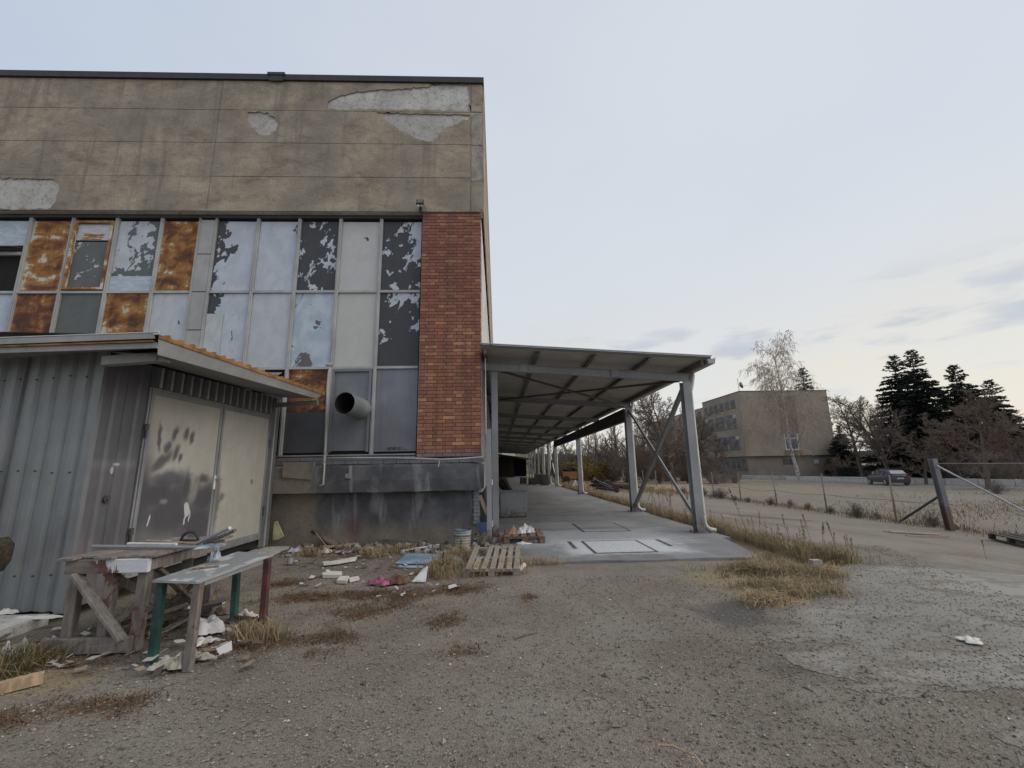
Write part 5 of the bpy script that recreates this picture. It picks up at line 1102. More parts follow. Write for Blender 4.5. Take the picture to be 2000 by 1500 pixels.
# ------------------------------------------------------------------ trees
def grow(seed, Hh, r0, kids, lens, ang, segs, grav, wig, rads, start=.25, lean=(0, 0), fork=0):
    r = random.Random(seed); levels = [[] for _ in range(len(kids)+1)]
    def branch(p, d, ln, rad, lv):
        n = segs[lv]; pts = [p.copy()]; rr = [rad]; q = p.copy(); dd = d.copy()
        for i in range(n):
            dd = dd+Vector((r.gauss(0, wig[lv]), r.gauss(0, wig[lv]), r.gauss(0, wig[lv])+grav[lv]))
            if lv == 0: dd += Vector((lean[0], lean[1], 0))*.3
            dd.normalize(); q = q+dd*(ln/n); pts.append(q.copy()); rr.append(max(rads[-1]*.6, rad*(1-.8*(i+1)/n)))
        levels[lv].append((pts, rr))
        if lv < len(kids):
            st = start if lv == 0 else .12; K = kids[lv]; a0 = r.uniform(0, 6.28)
            for j in range(K):
                t = st+(1-st)*((j+r.random())/K); f = t*n; i = min(n-1, int(f)); fr = f-i; pp_ = pts[i].lerp(pts[i+1], fr); td = (pts[i+1]-pts[i]).normalized()
                a0 += 2.4+r.uniform(-.5, .5); u_ = td.cross(Vector((0, 0, 1)) if abs(td.z) < .9 else Vector((1, 0, 0))).normalized(); v_ = td.cross(u_)
                sd_ = u_*math.cos(a0)+v_*math.sin(a0); an = R(ang[lv]+r.uniform(-14, 14)); nd = td*math.cos(an)+sd_*math.sin(an)
                tl = (1-t*.65) if lv == 0 else (1-.5*t)
                branch(pp_, nd, ln*lens[lv]*tl*r.uniform(.7, 1.15), max(rads[lv+1]*r.uniform(.7, 1.2)*(1-.4*t), rads[-1]), lv+1)
    d0 = Vector((lean[0], lean[1], 1)).normalized(); branch(Vector((0, 0, -.1)), d0, Hh, r0, 0)
    for _ in range(fork): branch(Vector((r.uniform(-.2, .2), r.uniform(-.2, .2), -.1)), Vector((r.gauss(0, .25), r.gauss(0, .25), 1)).normalized(), Hh*r.uniform(.7, 1), r0*r.uniform(.6, .9), 0)
    return levels
def tubes(lvs, sides):
    mb = MB()
    for lv, n in lvs:
        for pts, rr in lv: mb.tube(pts, rr, n, False)
    return mb
def mesh_of(name, mb, mat):
    me = bpy.data.meshes.new(name); me.from_pydata(mb.v, [], mb.f); me.materials.append(mat); return me
KIND = {}
def kind(key, trunkm, twigm, split=1, **kw):
    lv = grow(**kw); KIND[key] = (mesh_of('trunk', tubes([(l, 7) for l in lv[:split]], 0), trunkm), mesh_of('crown', tubes([(l, 4 if i == 0 else 3) for i, l in enumerate(lv[split:])], 0), twigm))
def plant(name, key, label, cat, loc, s=1.0, rz=0, group=None, parts=('trunk', 'crown')):
    t = thing(name, label, cat, loc, rz, group); t.scale = (s, s, s)
    for nm, me in zip(parts, KIND[key]): obj(nm, me, None, t, local=True)
    return t
def m_birch():
    t = NT('birch_bark'); p = t.tex('Object'); n = t.noise(t.map(p, sc=(1, 1, 2.5)), 2.6, 6, .7); c = t.mix(t.sm(n, .52, .6), (.50, .48, .46), (.07, .06, .055)); return t.done(c, .85)
M['birch'] = m_birch()
kind('spread', M['bark'], M['twig'], 2, seed=3, Hh=11, r0=.30, kids=(13, 10, 9, 5), lens=(.62, .55, .5, .5), ang=(52, 42, 40, 38), segs=(7, 6, 4, 3, 2), grav=(.02, .05, .03, .02, .0), wig=(.10, .14, .14, .16, .18), rads=(.3, .12, .05, .026, .017), start=.18, fork=1)
kind('tall', M['bark'], M['twig'], 2, seed=8, Hh=11, r0=.24, kids=(18, 9, 6, 4), lens=(.40, .5, .5, .5), ang=(42, 36, 36, 34), segs=(8, 5, 3, 2, 2), grav=(.02, .08, .04, .02, .0), wig=(.06, .10, .12, .14, .16), rads=(.24, .08, .038, .024, .015), start=.2)
kind('fan', M['bark'], M['twig'], 2, seed=21, Hh=8, r0=.16, kids=(10, 8, 6), lens=(.55, .5, .5), ang=(30, 30, 32), segs=(7, 5, 3, 2), grav=(.02, .05, .03, .0), wig=(.08, .10, .12, .14), rads=(.16, .06, .032, .016), start=.12, fork=6)
kind('redcrown', M['bark'], M['twig_red'], 2, seed=33, Hh=9, r0=.22, kids=(16, 11, 9, 5), lens=(.6, .5, .5, .5), ang=(58, 46, 42, 40), segs=(6, 5, 4, 3, 2), grav=(.02, -.01, -.02, -.03, -.02), wig=(.08, .14, .15, .18, .2), rads=(.22, .08, .04, .026, .017), start=.12)
kind('birch', M['birch'], M['twig_birch'], 1, seed=14, Hh=17.5, r0=.24, kids=(24, 10, 7, 4), lens=(.58, .50, .85, .5), ang=(46, 50, 55, 40), segs=(9, 6, 4, 5, 3), grav=(.01, .06, -.12, -.42, -.45), wig=(.06, .10, .14, .08, .10), rads=(.24, .075, .035, .020, .015), start=.2, lean=(-.10, 0))
kind('thicket', M['bark'], M['twig_red'], 1, seed=41, Hh=3.6, r0=.05, kids=(9, 7, 5), lens=(.5, .5, .5), ang=(38, 40, 40), segs=(6, 4, 3, 2), grav=(.02, .02, .0, .0), wig=(.14, .16, .18, .2), rads=(.05, .028, .020, .014), start=.08, fork=15)
kind('thicket_low', M['twig_red'], M['twig'], 1, seed=43, Hh=1.9, r0=.035, kids=(8, 6, 4), lens=(.5, .5, .5), ang=(45, 42, 40), segs=(5, 4, 3, 2), grav=(.0, -.02, -.02, .0), wig=(.2, .2, .2, .2), rads=(.035, .02, .014, .010), start=.05, fork=18)
def leaf_mesh(name, centre_fn, n, size, cols, seed):
    r = np.random.default_rng(seed); cs = centre_fn(r, n); a = r.normal(size=(n, 3)); a /= np.linalg.norm(a, axis=1)[:, None]; b = np.cross(a, r.normal(size=(n, 3))); b /= np.linalg.norm(b, axis=1)[:, None]
    s = size*r.uniform(.6, 1.3, (n, 1)); v = np.concatenate([cs-a*s, cs+b*s*.5, cs+a*s, cs-b*s*.5], 1).reshape(-1, 3)
    me = bpy.data.meshes.new(name); me.from_pydata(v.tolist(), [], np.arange(4*n).reshape(n, 4).tolist()); col = np.repeat(cols(r, n, cs), 4, 0)
    at = me.color_attributes.new('tint', 'FLOAT_COLOR', 'POINT'); at.data.foreach_set('color', np.concatenate([col, np.ones((4*n, 1))], 1).astype(np.float32).ravel()); return me
def m_tint(name, rough=.9, tr=0):
    t = NT(name); c = t.attr('tint', 'GEOMETRY', 'Color'); n = t.noise(t.pos(), 3, 3); return t.done(c, rough)
M['leaf'] = m_tint('tinted_leaves'); M['grass'] = m_tint('tinted_grass'); M['stone'] = m_tint('tinted_gravel', .95); M['dry'] = m_tint('dry_foliage')
def bushpts(r, n, rx=2.0, h=2.4):
    k = 26; c = np.stack([r.normal(0, rx*.45, k), r.normal(0, rx*.45, k), r.uniform(.3, h, k)], 1); i = r.integers(0, k, n); return c[i]+r.normal(0, .30, (n, 3))*np.array([1, 1, .9])
ycol = lambda r, n, c: np.array([.17, .13, .028])*r.uniform(.45, 1.3, (n, 1))*np.array([1, 1, 1])+r.normal(0, .012, (n, 3)).clip(-.02, .02)
KIND['yellow_bush'] = (mesh_of('stems', tubes([(l, 3) for l in grow(seed=61, Hh=2.6, r0=.035, kids=(8, 5), lens=(.5, .5), ang=(36, 40), segs=(5, 3, 2), grav=(.02, .02, 0), wig=(.15, .16, .2), rads=(.035, .02, .012), start=.1, fork=14)], 0), M['twig_olive']), leaf_mesh('foliage', bushpts, 5200, .085, ycol, 5))
KIND['yellow_bush'][1].materials.append(M['leaf'])
def spruce_meshes(H_, Rr, seed, cols=(.014, .021, .014)):
    r = random.Random(seed); tr = MB().tube([(0, 0, -.2), (0, 0, H_*.5), (0, 0, H_)], [.24, .13, .02], 7); cen, dr = [], []; z = H_*.07; br = MB()
    while z < H_*.985:
        L0 = Rr*(1-z/H_)**.82; nb_ = 6 if z < H_*.8 else 4; a0 = r.uniform(0, 6.3)
        for j in range(nb_):
            if r.random() < .1: continue
            az = a0+j*6.283/nb_+r.uniform(-.35, .35); ln = L0*r.uniform(.72, 1.12)+.15; up = r.uniform(-.05, .22)+(.45 if z > H_*.85 else 0); n = max(3, int(ln/.17)); pts = []
            for i in range(n+1):
                t = i/n; x = ln*t; zz = z+x*up-.28*ln*t*t*(1-.45*t); pts.append((math.cos(az)*x, math.sin(az)*x, zz))
                if i:
                    w_ = (.36*(1-t*.55)+.12)*(1-.65*z/H_)
                    for q in range(9 if ln > 1.2 else 6):
                        sd_ = r.uniform(-1, 1)*w_; cen.append((math.cos(az)*x-math.sin(az)*sd_+r.gauss(0, .05), math.sin(az)*x+math.cos(az)*sd_+r.gauss(0, .05), zz-abs(sd_)*.22+r.gauss(0, .06))); dr.append((math.cos(az)+r.gauss(0, .5), math.sin(az)+r.gauss(0, .5), r.gauss(-.05, .35)))
            br.tube([pts[0], pts[n//2], pts[-1]], [.035, .022, .01], 3, False)
        z += H_*.014+r.uniform(.0, .07)+.05
    cen = np.array(cen); dr = np.array(dr); n = len(cen); g = np.random.default_rng(seed); dr /= np.linalg.norm(dr, axis=1)[:, None]; b = np.cross(dr, g.normal(size=(n, 3))); b /= np.linalg.norm(b, axis=1)[:, None]; s = g.uniform(.22, .44, (n, 1))*(1.08-.55*(cen[:, 2:]/H_))
    v = np.concatenate([cen-dr*s*.6, cen+b*s*.30, cen+dr*s, cen-b*s*.30], 1).reshape(-1, 3); me = bpy.data.meshes.new('crown'); me.from_pydata(v.tolist(), [], np.arange(4*n).reshape(n, 4).tolist())
    col = np.repeat(np.array(cols)*g.uniform(.5, 1.9, (n, 1)), 4, 0); at = me.color_attributes.new('tint', 'FLOAT_COLOR', 'POINT'); at.data.foreach_set('color', np.concatenate([col, np.ones((4*n, 1))], 1).astype(np.float32).ravel()); me.materials.append(M['leaf'])
    return mesh_of('trunk', tr, M['bark']), me, mesh_of('branches', br, M['bark'])
KIND['spruce'] = spruce_meshes(14, 4.5, 5); KIND['spruce2'] = spruce_meshes(12.5, 4.4, 9, (.02, .024, .016)); KIND['spruce_thin'] = spruce_meshes(15, 3.2, 15, (.02, .027, .022))
SP = ('trunk', 'crown', 'branches')
TB = 'bare trees along the yard'
def tp(px, D): return PD(px, D)
plant('birch_tree', 'birch', 'tall white barked birch with drooping twigs before the concrete building', 'tree', tp(1556, 62.5), .90, .5)
plant('spruce_tree', 'spruce_thin', 'dark spruce rising behind the roof of the concrete building', 'tree', tp(1594, 90), 1.27, .4, 'dark spruces', SP)
plant('spruce_tree', 'spruce', 'left spire of the twin dark spruces at the car park', 'tree', tp(1783, 68), 1.06, .2, 'dark spruces', SP)
plant('spruce_tree', 'spruce', 'right taller spire of the twin dark spruces at the car park', 'tree', tp(1822, 66), 1.06, 2.2, 'dark spruces', SP)
plant('spruce_tree', 'spruce2', 'broad dark spruce right of the twin spires', 'tree', tp(1903, 65), .98, 1.1, 'dark spruces', SP)
plant('spruce_tree', 'spruce2', 'lower dark spruce at the right edge of the photo', 'tree', tp(1968, 63), .80, 3.1, 'dark spruces', SP)
plant('spruce_tree', 'spruce2', 'low dark spruce right behind the end of the concrete building', 'tree', tp(1648, 82), .62, 5.1, 'dark spruces', SP)
plant('bare_tree', 'tall', 'bare forked tree just right of the concrete building', 'tree', tp(1682, 66), .92, .3, TB); plant('bare_tree', 'spread', 'bare tree standing behind the parked grey car', 'tree', tp(1733, 64), .88, 1.9, TB)
plant('bare_tree', 'tall', 'slim bare tree between the concrete building and the twin spruces', 'tree', tp(1708, 74), .95, 4.0, TB)
plant('reddish_tree', 'redcrown', 'reddish bare tree spreading below the twin spruces', 'tree', tp(1800, 58), .70, .7, TB); plant('reddish_tree', 'redcrown', 'reddish bare tree with a dark trunk beside the fence post', 'tree', tp(1918, 50), .82, 2.7, TB)
plant('reddish_tree', 'redcrown', 'reddish bare tree at the right edge of the photo', 'tree', tp(2000, 52), .80, 4.4, TB); plant('reddish_tree', 'redcrown', 'dense reddish bare tree in front of the broad spruce', 'tree', tp(1872, 60), .62, 5.6, TB)
plant('reddish_tree', 'redcrown', 'reddish bare tree just beyond the right edge', 'tree', tp(2075, 50), .85, 1.4, TB)
plant('bare_tree', 'spread', 'big spreading bare tree seen through the canopy brace', 'tree', tp(1312, 52), .98, 2.4, TB); plant('bare_tree', 'spread', 'bare tree hiding the far wing of the concrete building', 'tree', tp(1350, 60), .78, 5.0, TB)
plant('bare_tree', 'redcrown', 'reddish bare tree in front of the windows of the concrete building', 'tree', tp(1392, 62), .62, .9, TB)
plant('bare_tree', 'fan', 'many stemmed bare tree fanning out beside the second canopy post', 'tree', tp(1205, 62), 1.12, .0, TB); plant('bare_tree', 'fan', 'many stemmed bare tree between the second and third canopy post', 'tree', tp(1172, 70), 1.0, 2.0, TB)
plant('bare_tree', 'fan', 'bare tree fan right of the second canopy post', 'tree', tp(1255, 68), 1.05, 3.6, TB)
for i, (px, D, s, k, lb) in enumerate(((1148, 78, .85, 'tall', 'slim bare tree right of the third canopy post'), (1112, 85, .85, 'tall', 'slim bare tree between the third and fourth canopy post'), (1098, 75, .62, 'fan', 'low bare tree left of the third canopy post'), (1072, 90, .85, 'tall', 'bare tree behind the row of far canopy posts'), (1232, 85, .95, 'tall', 'slim bare tree far behind the second canopy post'), (1060, 70, .7, 'fan', 'low bare tree at the far end of the canopy'))):
    plant('bare_tree', k, lb, 'tree', tp(px, D), s, i*1.3, TB)
SG_ = 'shrubs along the yard'
for i, (px, D, s, k, lb) in enumerate(((1128, 47, .80, 'yellow_bush', 'yellow leaved bush behind the third canopy post'), (1150, 50, 1.0, 'yellow_bush', 'largest yellow leaved bush beside the third canopy post'), (1172, 53, .9, 'yellow_bush', 'yellow leaved bush left of the reddish thicket'), (1108, 62, .9, 'yellow_bush', 'small yellow leaved bush left of the third canopy post'), (1075, 66, 1.0, 'yellow_bush', 'yellow leaved bush seen between the far canopy posts'),
    (1195, 50, 1.15, 'thicket', 'reddish thicket beside the largest yellow bush'), (1222, 54, 1.2, 'thicket', 'reddish thicket left of the second canopy post'), (1255, 56, 1.1, 'thicket', 'reddish thicket right of the second canopy post'), (1285, 50, .8, 'thicket', 'reddish thicket under the big spreading tree'), (1340, 52, .8, 'thicket', 'reddish thicket beside the first canopy post'), (1138, 70, 1.4, 'thicket', 'tall reddish thicket far behind the yellow bushes'), (1100, 72, 1.3, 'thicket', 'tall reddish thicket far behind the canopy'), (1085, 55, .9, 'thicket', 'reddish thicket left of the fourth canopy post'),
    (1300, 60, 1.5, 'thicket', 'tall reddish thicket behind the big spreading tree'), (1330, 64, 1.5, 'thicket', 'tall reddish thicket behind the first canopy post'), (1235, 66, 1.6, 'thicket', 'tall reddish thicket far behind the second canopy post'), (1180, 66, 1.5, 'thicket', 'tall reddish thicket behind the many stemmed tree'), (1270, 72, 1.7, 'thicket', 'tall reddish thicket behind the canopy brace'), (1120, 78, 1.6, 'thicket', 'tall reddish thicket farthest behind the third canopy post'), (1050, 84, 1.6, 'thicket', 'tall reddish thicket beyond the far canopy posts'),
    (1385, 52, .85, 'thicket', 'reddish thicket below the building windows'), (1410, 55, .9, 'thicket_low', 'brown brush heap left of the white wall'), (1432, 54, .95, 'thicket_low', 'brown brush heap at the end of the white wall'), (1395, 50, .9, 'thicket_low', 'brown brush heap right of the first canopy post'), (1640, 78, .9, 'thicket', 'reddish thicket at the end of the concrete building'), (1700, 72, .8, 'thicket', 'reddish thicket between the two bare trees'), (1765, 66, .8, 'thicket', 'reddish thicket right of the parked car'), (1850, 62, .9, 'thicket', 'reddish thicket under the twin spruces'), (1950, 58, .9, 'thicket', 'reddish thicket under the spruces at the right'), (2000, 60, .9, 'thicket', 'reddish thicket at the right photo edge'), (1935, 42, .5, 'thicket_low', 'low dry brush at the foot of the dark trunk'))):
    plant('shrub', k, lb, 'shrub', tp(px, D), s, i*.9, SG_, ('stems', 'foliage') if k == 'yellow_bush' else ('stems', 'twigs'))
# dark clipped hedge and far things
def hedgepts(r, n): return np.stack([r.uniform(0, 16, n), r.uniform(-.5, .5, n), r.uniform(0, 1.7, n)], 1)
me = leaf_mesh('foliage', hedgepts, 5200, .14, lambda r, n, c: np.array([.018, .026, .018])*r.uniform(.5, 1.8, (n, 1)), 8); me.materials.append(M['leaf'])
h = thing('hedge', 'low dark clipped hedge behind the white wall', 'hedge', tp(1632, 76), R(-32)); obj('foliage', me, None, h, local=True); obj('stems', MB().box(0, 16, -.35, .35, 0, 1.5), M['dark'], h, local=True)
wh = thing('white_house', 'long low white house far behind the spruces', 'house', tp(1800, 120)); q = wh.location
obj('wall', MB().box(q.x-4, q.x+55, q.y-30, q.y-22, -1, 2.6), M['offwhite'], wh); obj('roof', MB().prism([(q.y-31, 2.6), (q.y-21, 2.6), (q.y-26, 4.2)], 'x', q.x-5, q.x+56), M['steel_dark'], wh)
c2 = dup(c1, tp(1892, 72), R(70), 'white car half hidden by the trunks behind the white wall, left of two', 'white cars behind the wall'); c3 = dup(c1, tp(1945, 70), R(66), 'white car half hidden by the trunks behind the white wall, right of two', 'white cars behind the wall')
for cc in (c2, c3):
    for ch in cc.children:
        if ch.name.startswith('body'): ch.data = ch.data.copy(); ch.data.materials[0] = M['white']
# far building and dark shelter beyond the canopy
fb = thing('far_building', 'pale panel building far beyond the end of the canopy', 'building', (1, 98, 0)); obj('wall', MB().box(-12, 8.4, 98, 110, -.5, 5.4), M['plaster'], fb); obj('roof', MB().box(-12.2, 8.6, 97.8, 110, 5.4, 5.6), M['steel_dark'], fb)
for k in range(5): obj('wall_panel', MB().box(-8.6+k*3.2, -5.5+k*3.2, 97.94, 97.99, 2.6, 5.2), M['offwhite'] if k == 3 else M['plaster'], fb)
ds = thing('dark_shelter', 'dark open shelter closing the far end of the canopy', 'shelter', (2, 68, 0)); obj('back_wall', MB().box(-.3, 4.8, 71.6, 71.8, 0, 3.0), M['dark'], ds); obj('roof', MB().prism([(-.3, 3.7), (6.5, 2.7), (6.5, 2.5), (-.3, 3.4)], 'y', 67.6, 72), M['steel_dark'], ds); obj('side_wall', MB().box(-.3, 2.6, 67.8, 67.9, 0, 3.2), M['dark'], ds)
hl = MB(); 
for i in range(41):
    az = R(-30+i*3); r_ = 620; hh = 9+14*vnoise(np.array(i*1.0), np.array(2.0), 4, 3); hl.v += [(math.sin(az)*r_, math.cos(az)*r_, -3), (math.sin(az)*r_, math.cos(az)*r_, float(hh)), (math.sin(az)*(r_+90), math.cos(az)*(r_+90), -3)]
for i in range(40): a = i*3; hl.f += [(a, a+3, a+4, a+1), (a+1, a+4, a+5, a+2)]
struct('hills', hl, flat('hill_woods', (.075, .07, .065), .95, sc=.05, bump=0), True)
# wood heap, orange trailer with tyres, junk beyond the third post
for i in range(16):
    r = random.Random(i+70); a = P(1150+r.uniform(0, 40), 955+r.uniform(-4, 6)); b = a+Vector((r.uniform(.8, 2.6), -r.uniform(.3, 1.6), r.uniform(-.1, .1)))
    tag(obj('burnt_beam', MB().bar(a+Vector((0, 0, .12+r.uniform(0, .5))), b+Vector((0, 0, .06+.1*r.random())), .14, .12), M['pallet_dark']), 'blackened beam in the heap on the ground beyond the canopy', 'beam', 'blackened beams in a heap')
crumple('white_scrap', P(1176, 953), .3, .2, .3, M['cloth_white'], 'white scrap on the heap of blackened beams', 'scrap', 93); crumple('white_scrap', P(1127, 951), .45, .3, .5, M['cloth_white'], 'white bundle beside the third canopy post', 'bundle', 95); crumple('pale_scrap', P(1300, 957), .8, .3, .35, M['plank_pale'], 'pale board scrap lying in the yard beyond the brace', 'scrap', 97)
q = Vector((6.1, 39.5, 0)); tr_ = thing('orange_trailer', 'small orange box trailer loaded with black tyres', 'trailer', q)
obj('box', MB().box(q.x-.2, q.x+1.7, q.y-.6, q.y+.9, .40, 1.05), flat('trailer_paint', (.22, .10, .03), .8), tr_); 
for s_ in (0, 1.3): obj('wheel', MB().tube([(q.x+s_+.1, q.y-.62, .35), (q.x+s_+.1, q.y-.40, .35)], .32, 14), M['tyre'], tr_)
for i in range(3): tag(obj('tyre', MB().tube([(q.x+.4+i*.35+math.cos(a)*.42, q.y+.1+math.sin(a)*.42, 1.19+.14*(i % 2)) for a in [i_*math.pi/7 for i_ in range(15)]], .13, 8, False), M['tyre'], None, True), ('black tyre at the left on the orange trailer', 'middle black tyre on the orange trailer', 'black tyre at the right on the orange trailer')[i], 'tyre', 'tyres on the trailer')
for i, (x, y) in enumerate(((2.9, 36.5), (3.5, 37.5), (2.3, 39), (3.8, 35))): tag(obj('junk_crate', MB().box(x-.3, x+.3, y-.3, y+.3, .05, .6+.3*(i % 2)).box(x-.22, x+.22, y-.35, y-.31, .2, .5), M['steel_dark']), ('dark low crate left of centre at the far end of the slab', 'tall dark crate nearer the far canopy posts', 'dark low crate farthest back on the slab', 'tall dark crate closest to the fourth canopy post')[i], 'crate', 'crates at the far end of the slab')
# ------------------------------------------------------------------ grass, weeds and loose stones
def blades(name, pts, hmin, hmax, wd, cols, lean, label, cat, seed, droop=.35):
    r = np.random.default_rng(seed); n = len(pts); h = r.uniform(hmin, hmax, n); az = r.uniform(0, 6.283, n); ln = np.abs(r.normal(0, lean, n)); dx, dy = np.cos(az)*ln, np.sin(az)*ln; pa = r.uniform(0, 6.283, n); wx, wy = np.cos(pa)*wd, np.sin(pa)*wd
    b = pts; m1 = b+np.stack([dx*h*.45, dy*h*.45, h*.62], 1); tp_ = b+np.stack([dx*h*1.25, dy*h*1.25, h*(1-droop*np.minimum(ln, 1))], 1); wv = np.stack([wx, wy, 0*wx], 1)
    v = np.stack([b-wv, b+wv, m1+wv*.75, m1-wv*.75, tp_], 1).reshape(-1, 3); i5 = np.arange(n)*5
    f = [(a, a+1, a+2, a+3) for a in i5.tolist()]+[(a+3, a+2, a+4) for a in i5.tolist()]
    me = bpy.data.meshes.new(name); me.from_pydata(v.tolist(), [], f); c_ = cols(r, n)*(.42+.95*np.clip(.6*vnoise(b[:, 0], b[:, 1], .33, seed)+.4*vnoise(b[:, 0], b[:, 1], .09, seed+3), 0, 1))[:, None]; c5 = np.repeat(c_, 5, 0); at = me.color_attributes.new('tint', 'FLOAT_COLOR', 'POINT'); at.data.foreach_set('color', np.concatenate([c5, np.ones((5*n, 1))], 1).astype(np.float32).ravel()); me.materials.append(M['grass'])
    o = obj(name, me, None); o['kind'] = 'stuff'; tag(o, label, cat); return o
def gpts(r, x, y, dz=-.02): return np.stack([x, y, gz(x, y)+rough_z(x, y)*np.clip(1-np.hypot(x, y)/60, 0, 1)+dz], 1)
def clump(specs, seed):                                           # specs: (px, py, rx, ry, count) soft patches on the ground
    r = np.random.default_rng(seed); xs, ys_ = [], []
    for px, py, rx, ry, n in specs:
        q = P(px, py); k = max(3, n//45); cx = r.normal(q.x, rx*.5, k); cy = r.normal(q.y, ry*.5, k); i = r.integers(0, k, n); xs.append(cx[i]+r.normal(0, .05+.07*rx, n)); ys_.append(cy[i]+r.normal(0, .05+.07*ry, n))
    x = np.concatenate(xs); y = np.concatenate(ys_); return gpts(r, x, y)
straw_c = lambda r, n: np.where(r.random((n, 1)) < .08, np.array([[.15, .145, .05]]), np.array([[.40, .30, .18]]))*r.uniform(.55, 1.25, (n, 1))
green_c = lambda r, n: np.where(r.random((n, 1)) < .5, np.array([[.10, .105, .04]]), np.array([[.34, .265, .14]]))*r.uniform(.5, 1.2, (n, 1))
brown_c = lambda r, n: np.array([[.145, .082, .042]])*r.uniform(.45, 1.35, (n, 1))
r = np.random.default_rng(3); n = 14000; y = 6.5+(r.random(n)**1.7)*28; x = 4.82+np.abs(r.normal(0, .25, n))*(1+.25*sst(9, 6.4, y)); x = np.where(y < 8.2, x-.35*(8.2-y)/1.7*r.random(n), x)
blades('dry_grass', gpts(r, x, y), .10, .34, .0045, straw_c, .45, 'dry straw coloured grass along the slab edge', 'grass', 1)
blades('dry_grass', clump([(1450, 1110, .35, .25, 800), (1500, 1100, .6, .4, 1800), (1590, 1095, .35, .35, 1400), (1600, 1120, .25, .25, 1500), (1545, 1150, .45, .28, 2600), (1575, 1140, .3, .2, 1300), (1460, 1115, .5, .15, 900), (1500, 1180, .25, .12, 700)], 5), .04, .15, .004, straw_c, 1.1, 'matted dry grass in the corner between slab and worn concrete', 'grass', 2)
blades('green_grass', clump([(1500, 1120, .5, .3, 1600), (1460, 1118, .35, .2, 500), (1530, 1130, .35, .25, 800)], 6), .03, .10, .004, green_c, .8, 'short greenish grass behind the matted dry grass', 'grass', 3)
blades('dry_grass', clump([(875, 1110, .22, .3, 1500), (890, 1090, .2, .3, 900), (960, 1120, .5, .12, 700), (1010, 1108, .4, .1, 500), (860, 1125, .25, .15, 500), (1080, 1105, .5, .08, 350), (730, 1085, .2, .12, 500), (780, 1078, .3, .12, 300), (610, 1085, .5, .15, 300), (510, 1240, .22, .10, 260), (495, 1245, .12, .10, 150)], 7), .06, .24, .0035, straw_c, .6, 'dry grass tufts round the pale pallet and blue panels', 'grass', 4)
blades('dry_grass', clump([(-10, 1312, .35, .2, 900), (30, 1306, .25, .12, 400), (290, 1240, .15, .25, 300), (330, 1180, .25, .5, 700), (-60, 1330, .4, .3, 500)], 8), .05, .22, .0035, lambda r, n: green_c(r, n)*np.array([[.7, .66, .62]]), 1.1, 'tangled dry grass under and beside the work table', 'grass', 5)
blades('brown_moss', clump([(px, py, rx, ry, int(9000*rx*ry)+80) for px, py, rx, ry in MOSS], 9), .012, .045, .004, brown_c, 1.3, 'rust brown dead moss patches on the gravel', 'moss', 6)
n = 4500; r = np.random.default_rng(12); y = 9+(r.random(n)**1.5)*45; x = 13.35+r.normal(0, .28, n); blades('dry_grass', gpts(r, x, y), .05, .24, .008, lambda r, n: np.array([[.30, .225, .13]])*r.uniform(.4, 1.2, (n, 1)), .5, 'dry grass along the foot of the chain link fence', 'grass', 7)
n = 4000; x = 14+(r.random(n)**1.3)*24; y = 10.4+.35*x+r.normal(0, 1.3, n); blades('dry_grass', gpts(r, x, y), .04, .15, .012, straw_c, .5, 'long strip of dry grass beyond the fence', 'grass', 8)
n = 3000; x = r.uniform(14, 34, n); y = r.uniform(18, 48, n); k = vnoise(x, y*2.2, 4.2, 5) > .58; blades('dry_grass', gpts(r, x[k], y[k]), .06, .2, .014, lambda r, n: np.array([[.40, .30, .17]])*r.uniform(.6, 1.2, (n, 1)), .5, 'scattered dry grass across the far yard', 'grass', 9)
n = 14000; x = r.uniform(4.8, 13, n); y = r.uniform(24, 60, n); k = r.random(n) < sst(24, 34, y); blades('dry_grass', gpts(r, x[k], y[k]), .1, .4, .016, straw_c, .5, 'tall dry grass far behind the canopy posts', 'grass', 10)
def weed(seed, H_, col, leafy):
    r = random.Random(seed); st = MB(); lf = MB(); lf.c = []; lean = Vector((r.gauss(0, .12), r.gauss(0, .12), 1)); pts = [lean*(H_*t)+Vector((r.gauss(0, .008), r.gauss(0, .008), 0)) for t in (0, .35, .7, 1)]; pts[0].z = -.03; st.tube(pts, [.006, .005, .004, .002], 4, False)
    for i in range(46 if leafy else 60):
        t = r.uniform(.25, 1) if leafy else .55+.45*math.sqrt(r.random()); p = lean*(H_*t); a = r.uniform(0, 6.28); ln = (.10*(1.1-t)+.03) if leafy else .035+.05*(1.05-t); d = Vector((math.cos(a), math.sin(a), r.uniform(.2, 1.1) if not leafy else r.uniform(-.2, .6))).normalized(); s_ = d.cross(Vector((0, 0, 1))).normalized()*(.012 if leafy else .009)
        lf.add([p, p+d*ln*.5+s_, p+d*ln, p+d*ln*.5-s_], [(0, 1, 2, 3)]); k = r.uniform(.6, 1.25); lf.c += [(col[0]*k, col[1]*k, col[2]*k, 1)]*4
    return st, lf
WK = []
for i, (H_, col, lf_) in enumerate(((.75, (.11, .075, .03), False), (.62, (.13, .10, .035), True), (.55, (.085, .095, .03), True), (.85, (.12, .10, .04), False), (.5, (.17, .12, .06), False))):
    a, b = weed(i+5, H_, col, lf_); ma = mesh_of('stem', a, M['twig_olive']); mb_ = bpy.data.meshes.new('leaves'); mb_.from_pydata(b.v, [], b.f); at = mb_.color_attributes.new('tint', 'FLOAT_COLOR', 'POINT'); at.data.foreach_set('color', np.asarray(b.c, np.float32).ravel()); mb_.materials.append(M['leaf']); WK.append((ma, mb_))
def put_weed(k, loc, s, rz, label, group):
    t = thing('weed_plant', label, 'weed', loc, rz, group); t.scale = (s, s, s); obj('stem', WK[k][0], None, t, local=True); obj('leaves', WK[k][1], None, t, local=True)
rw = random.Random(2)
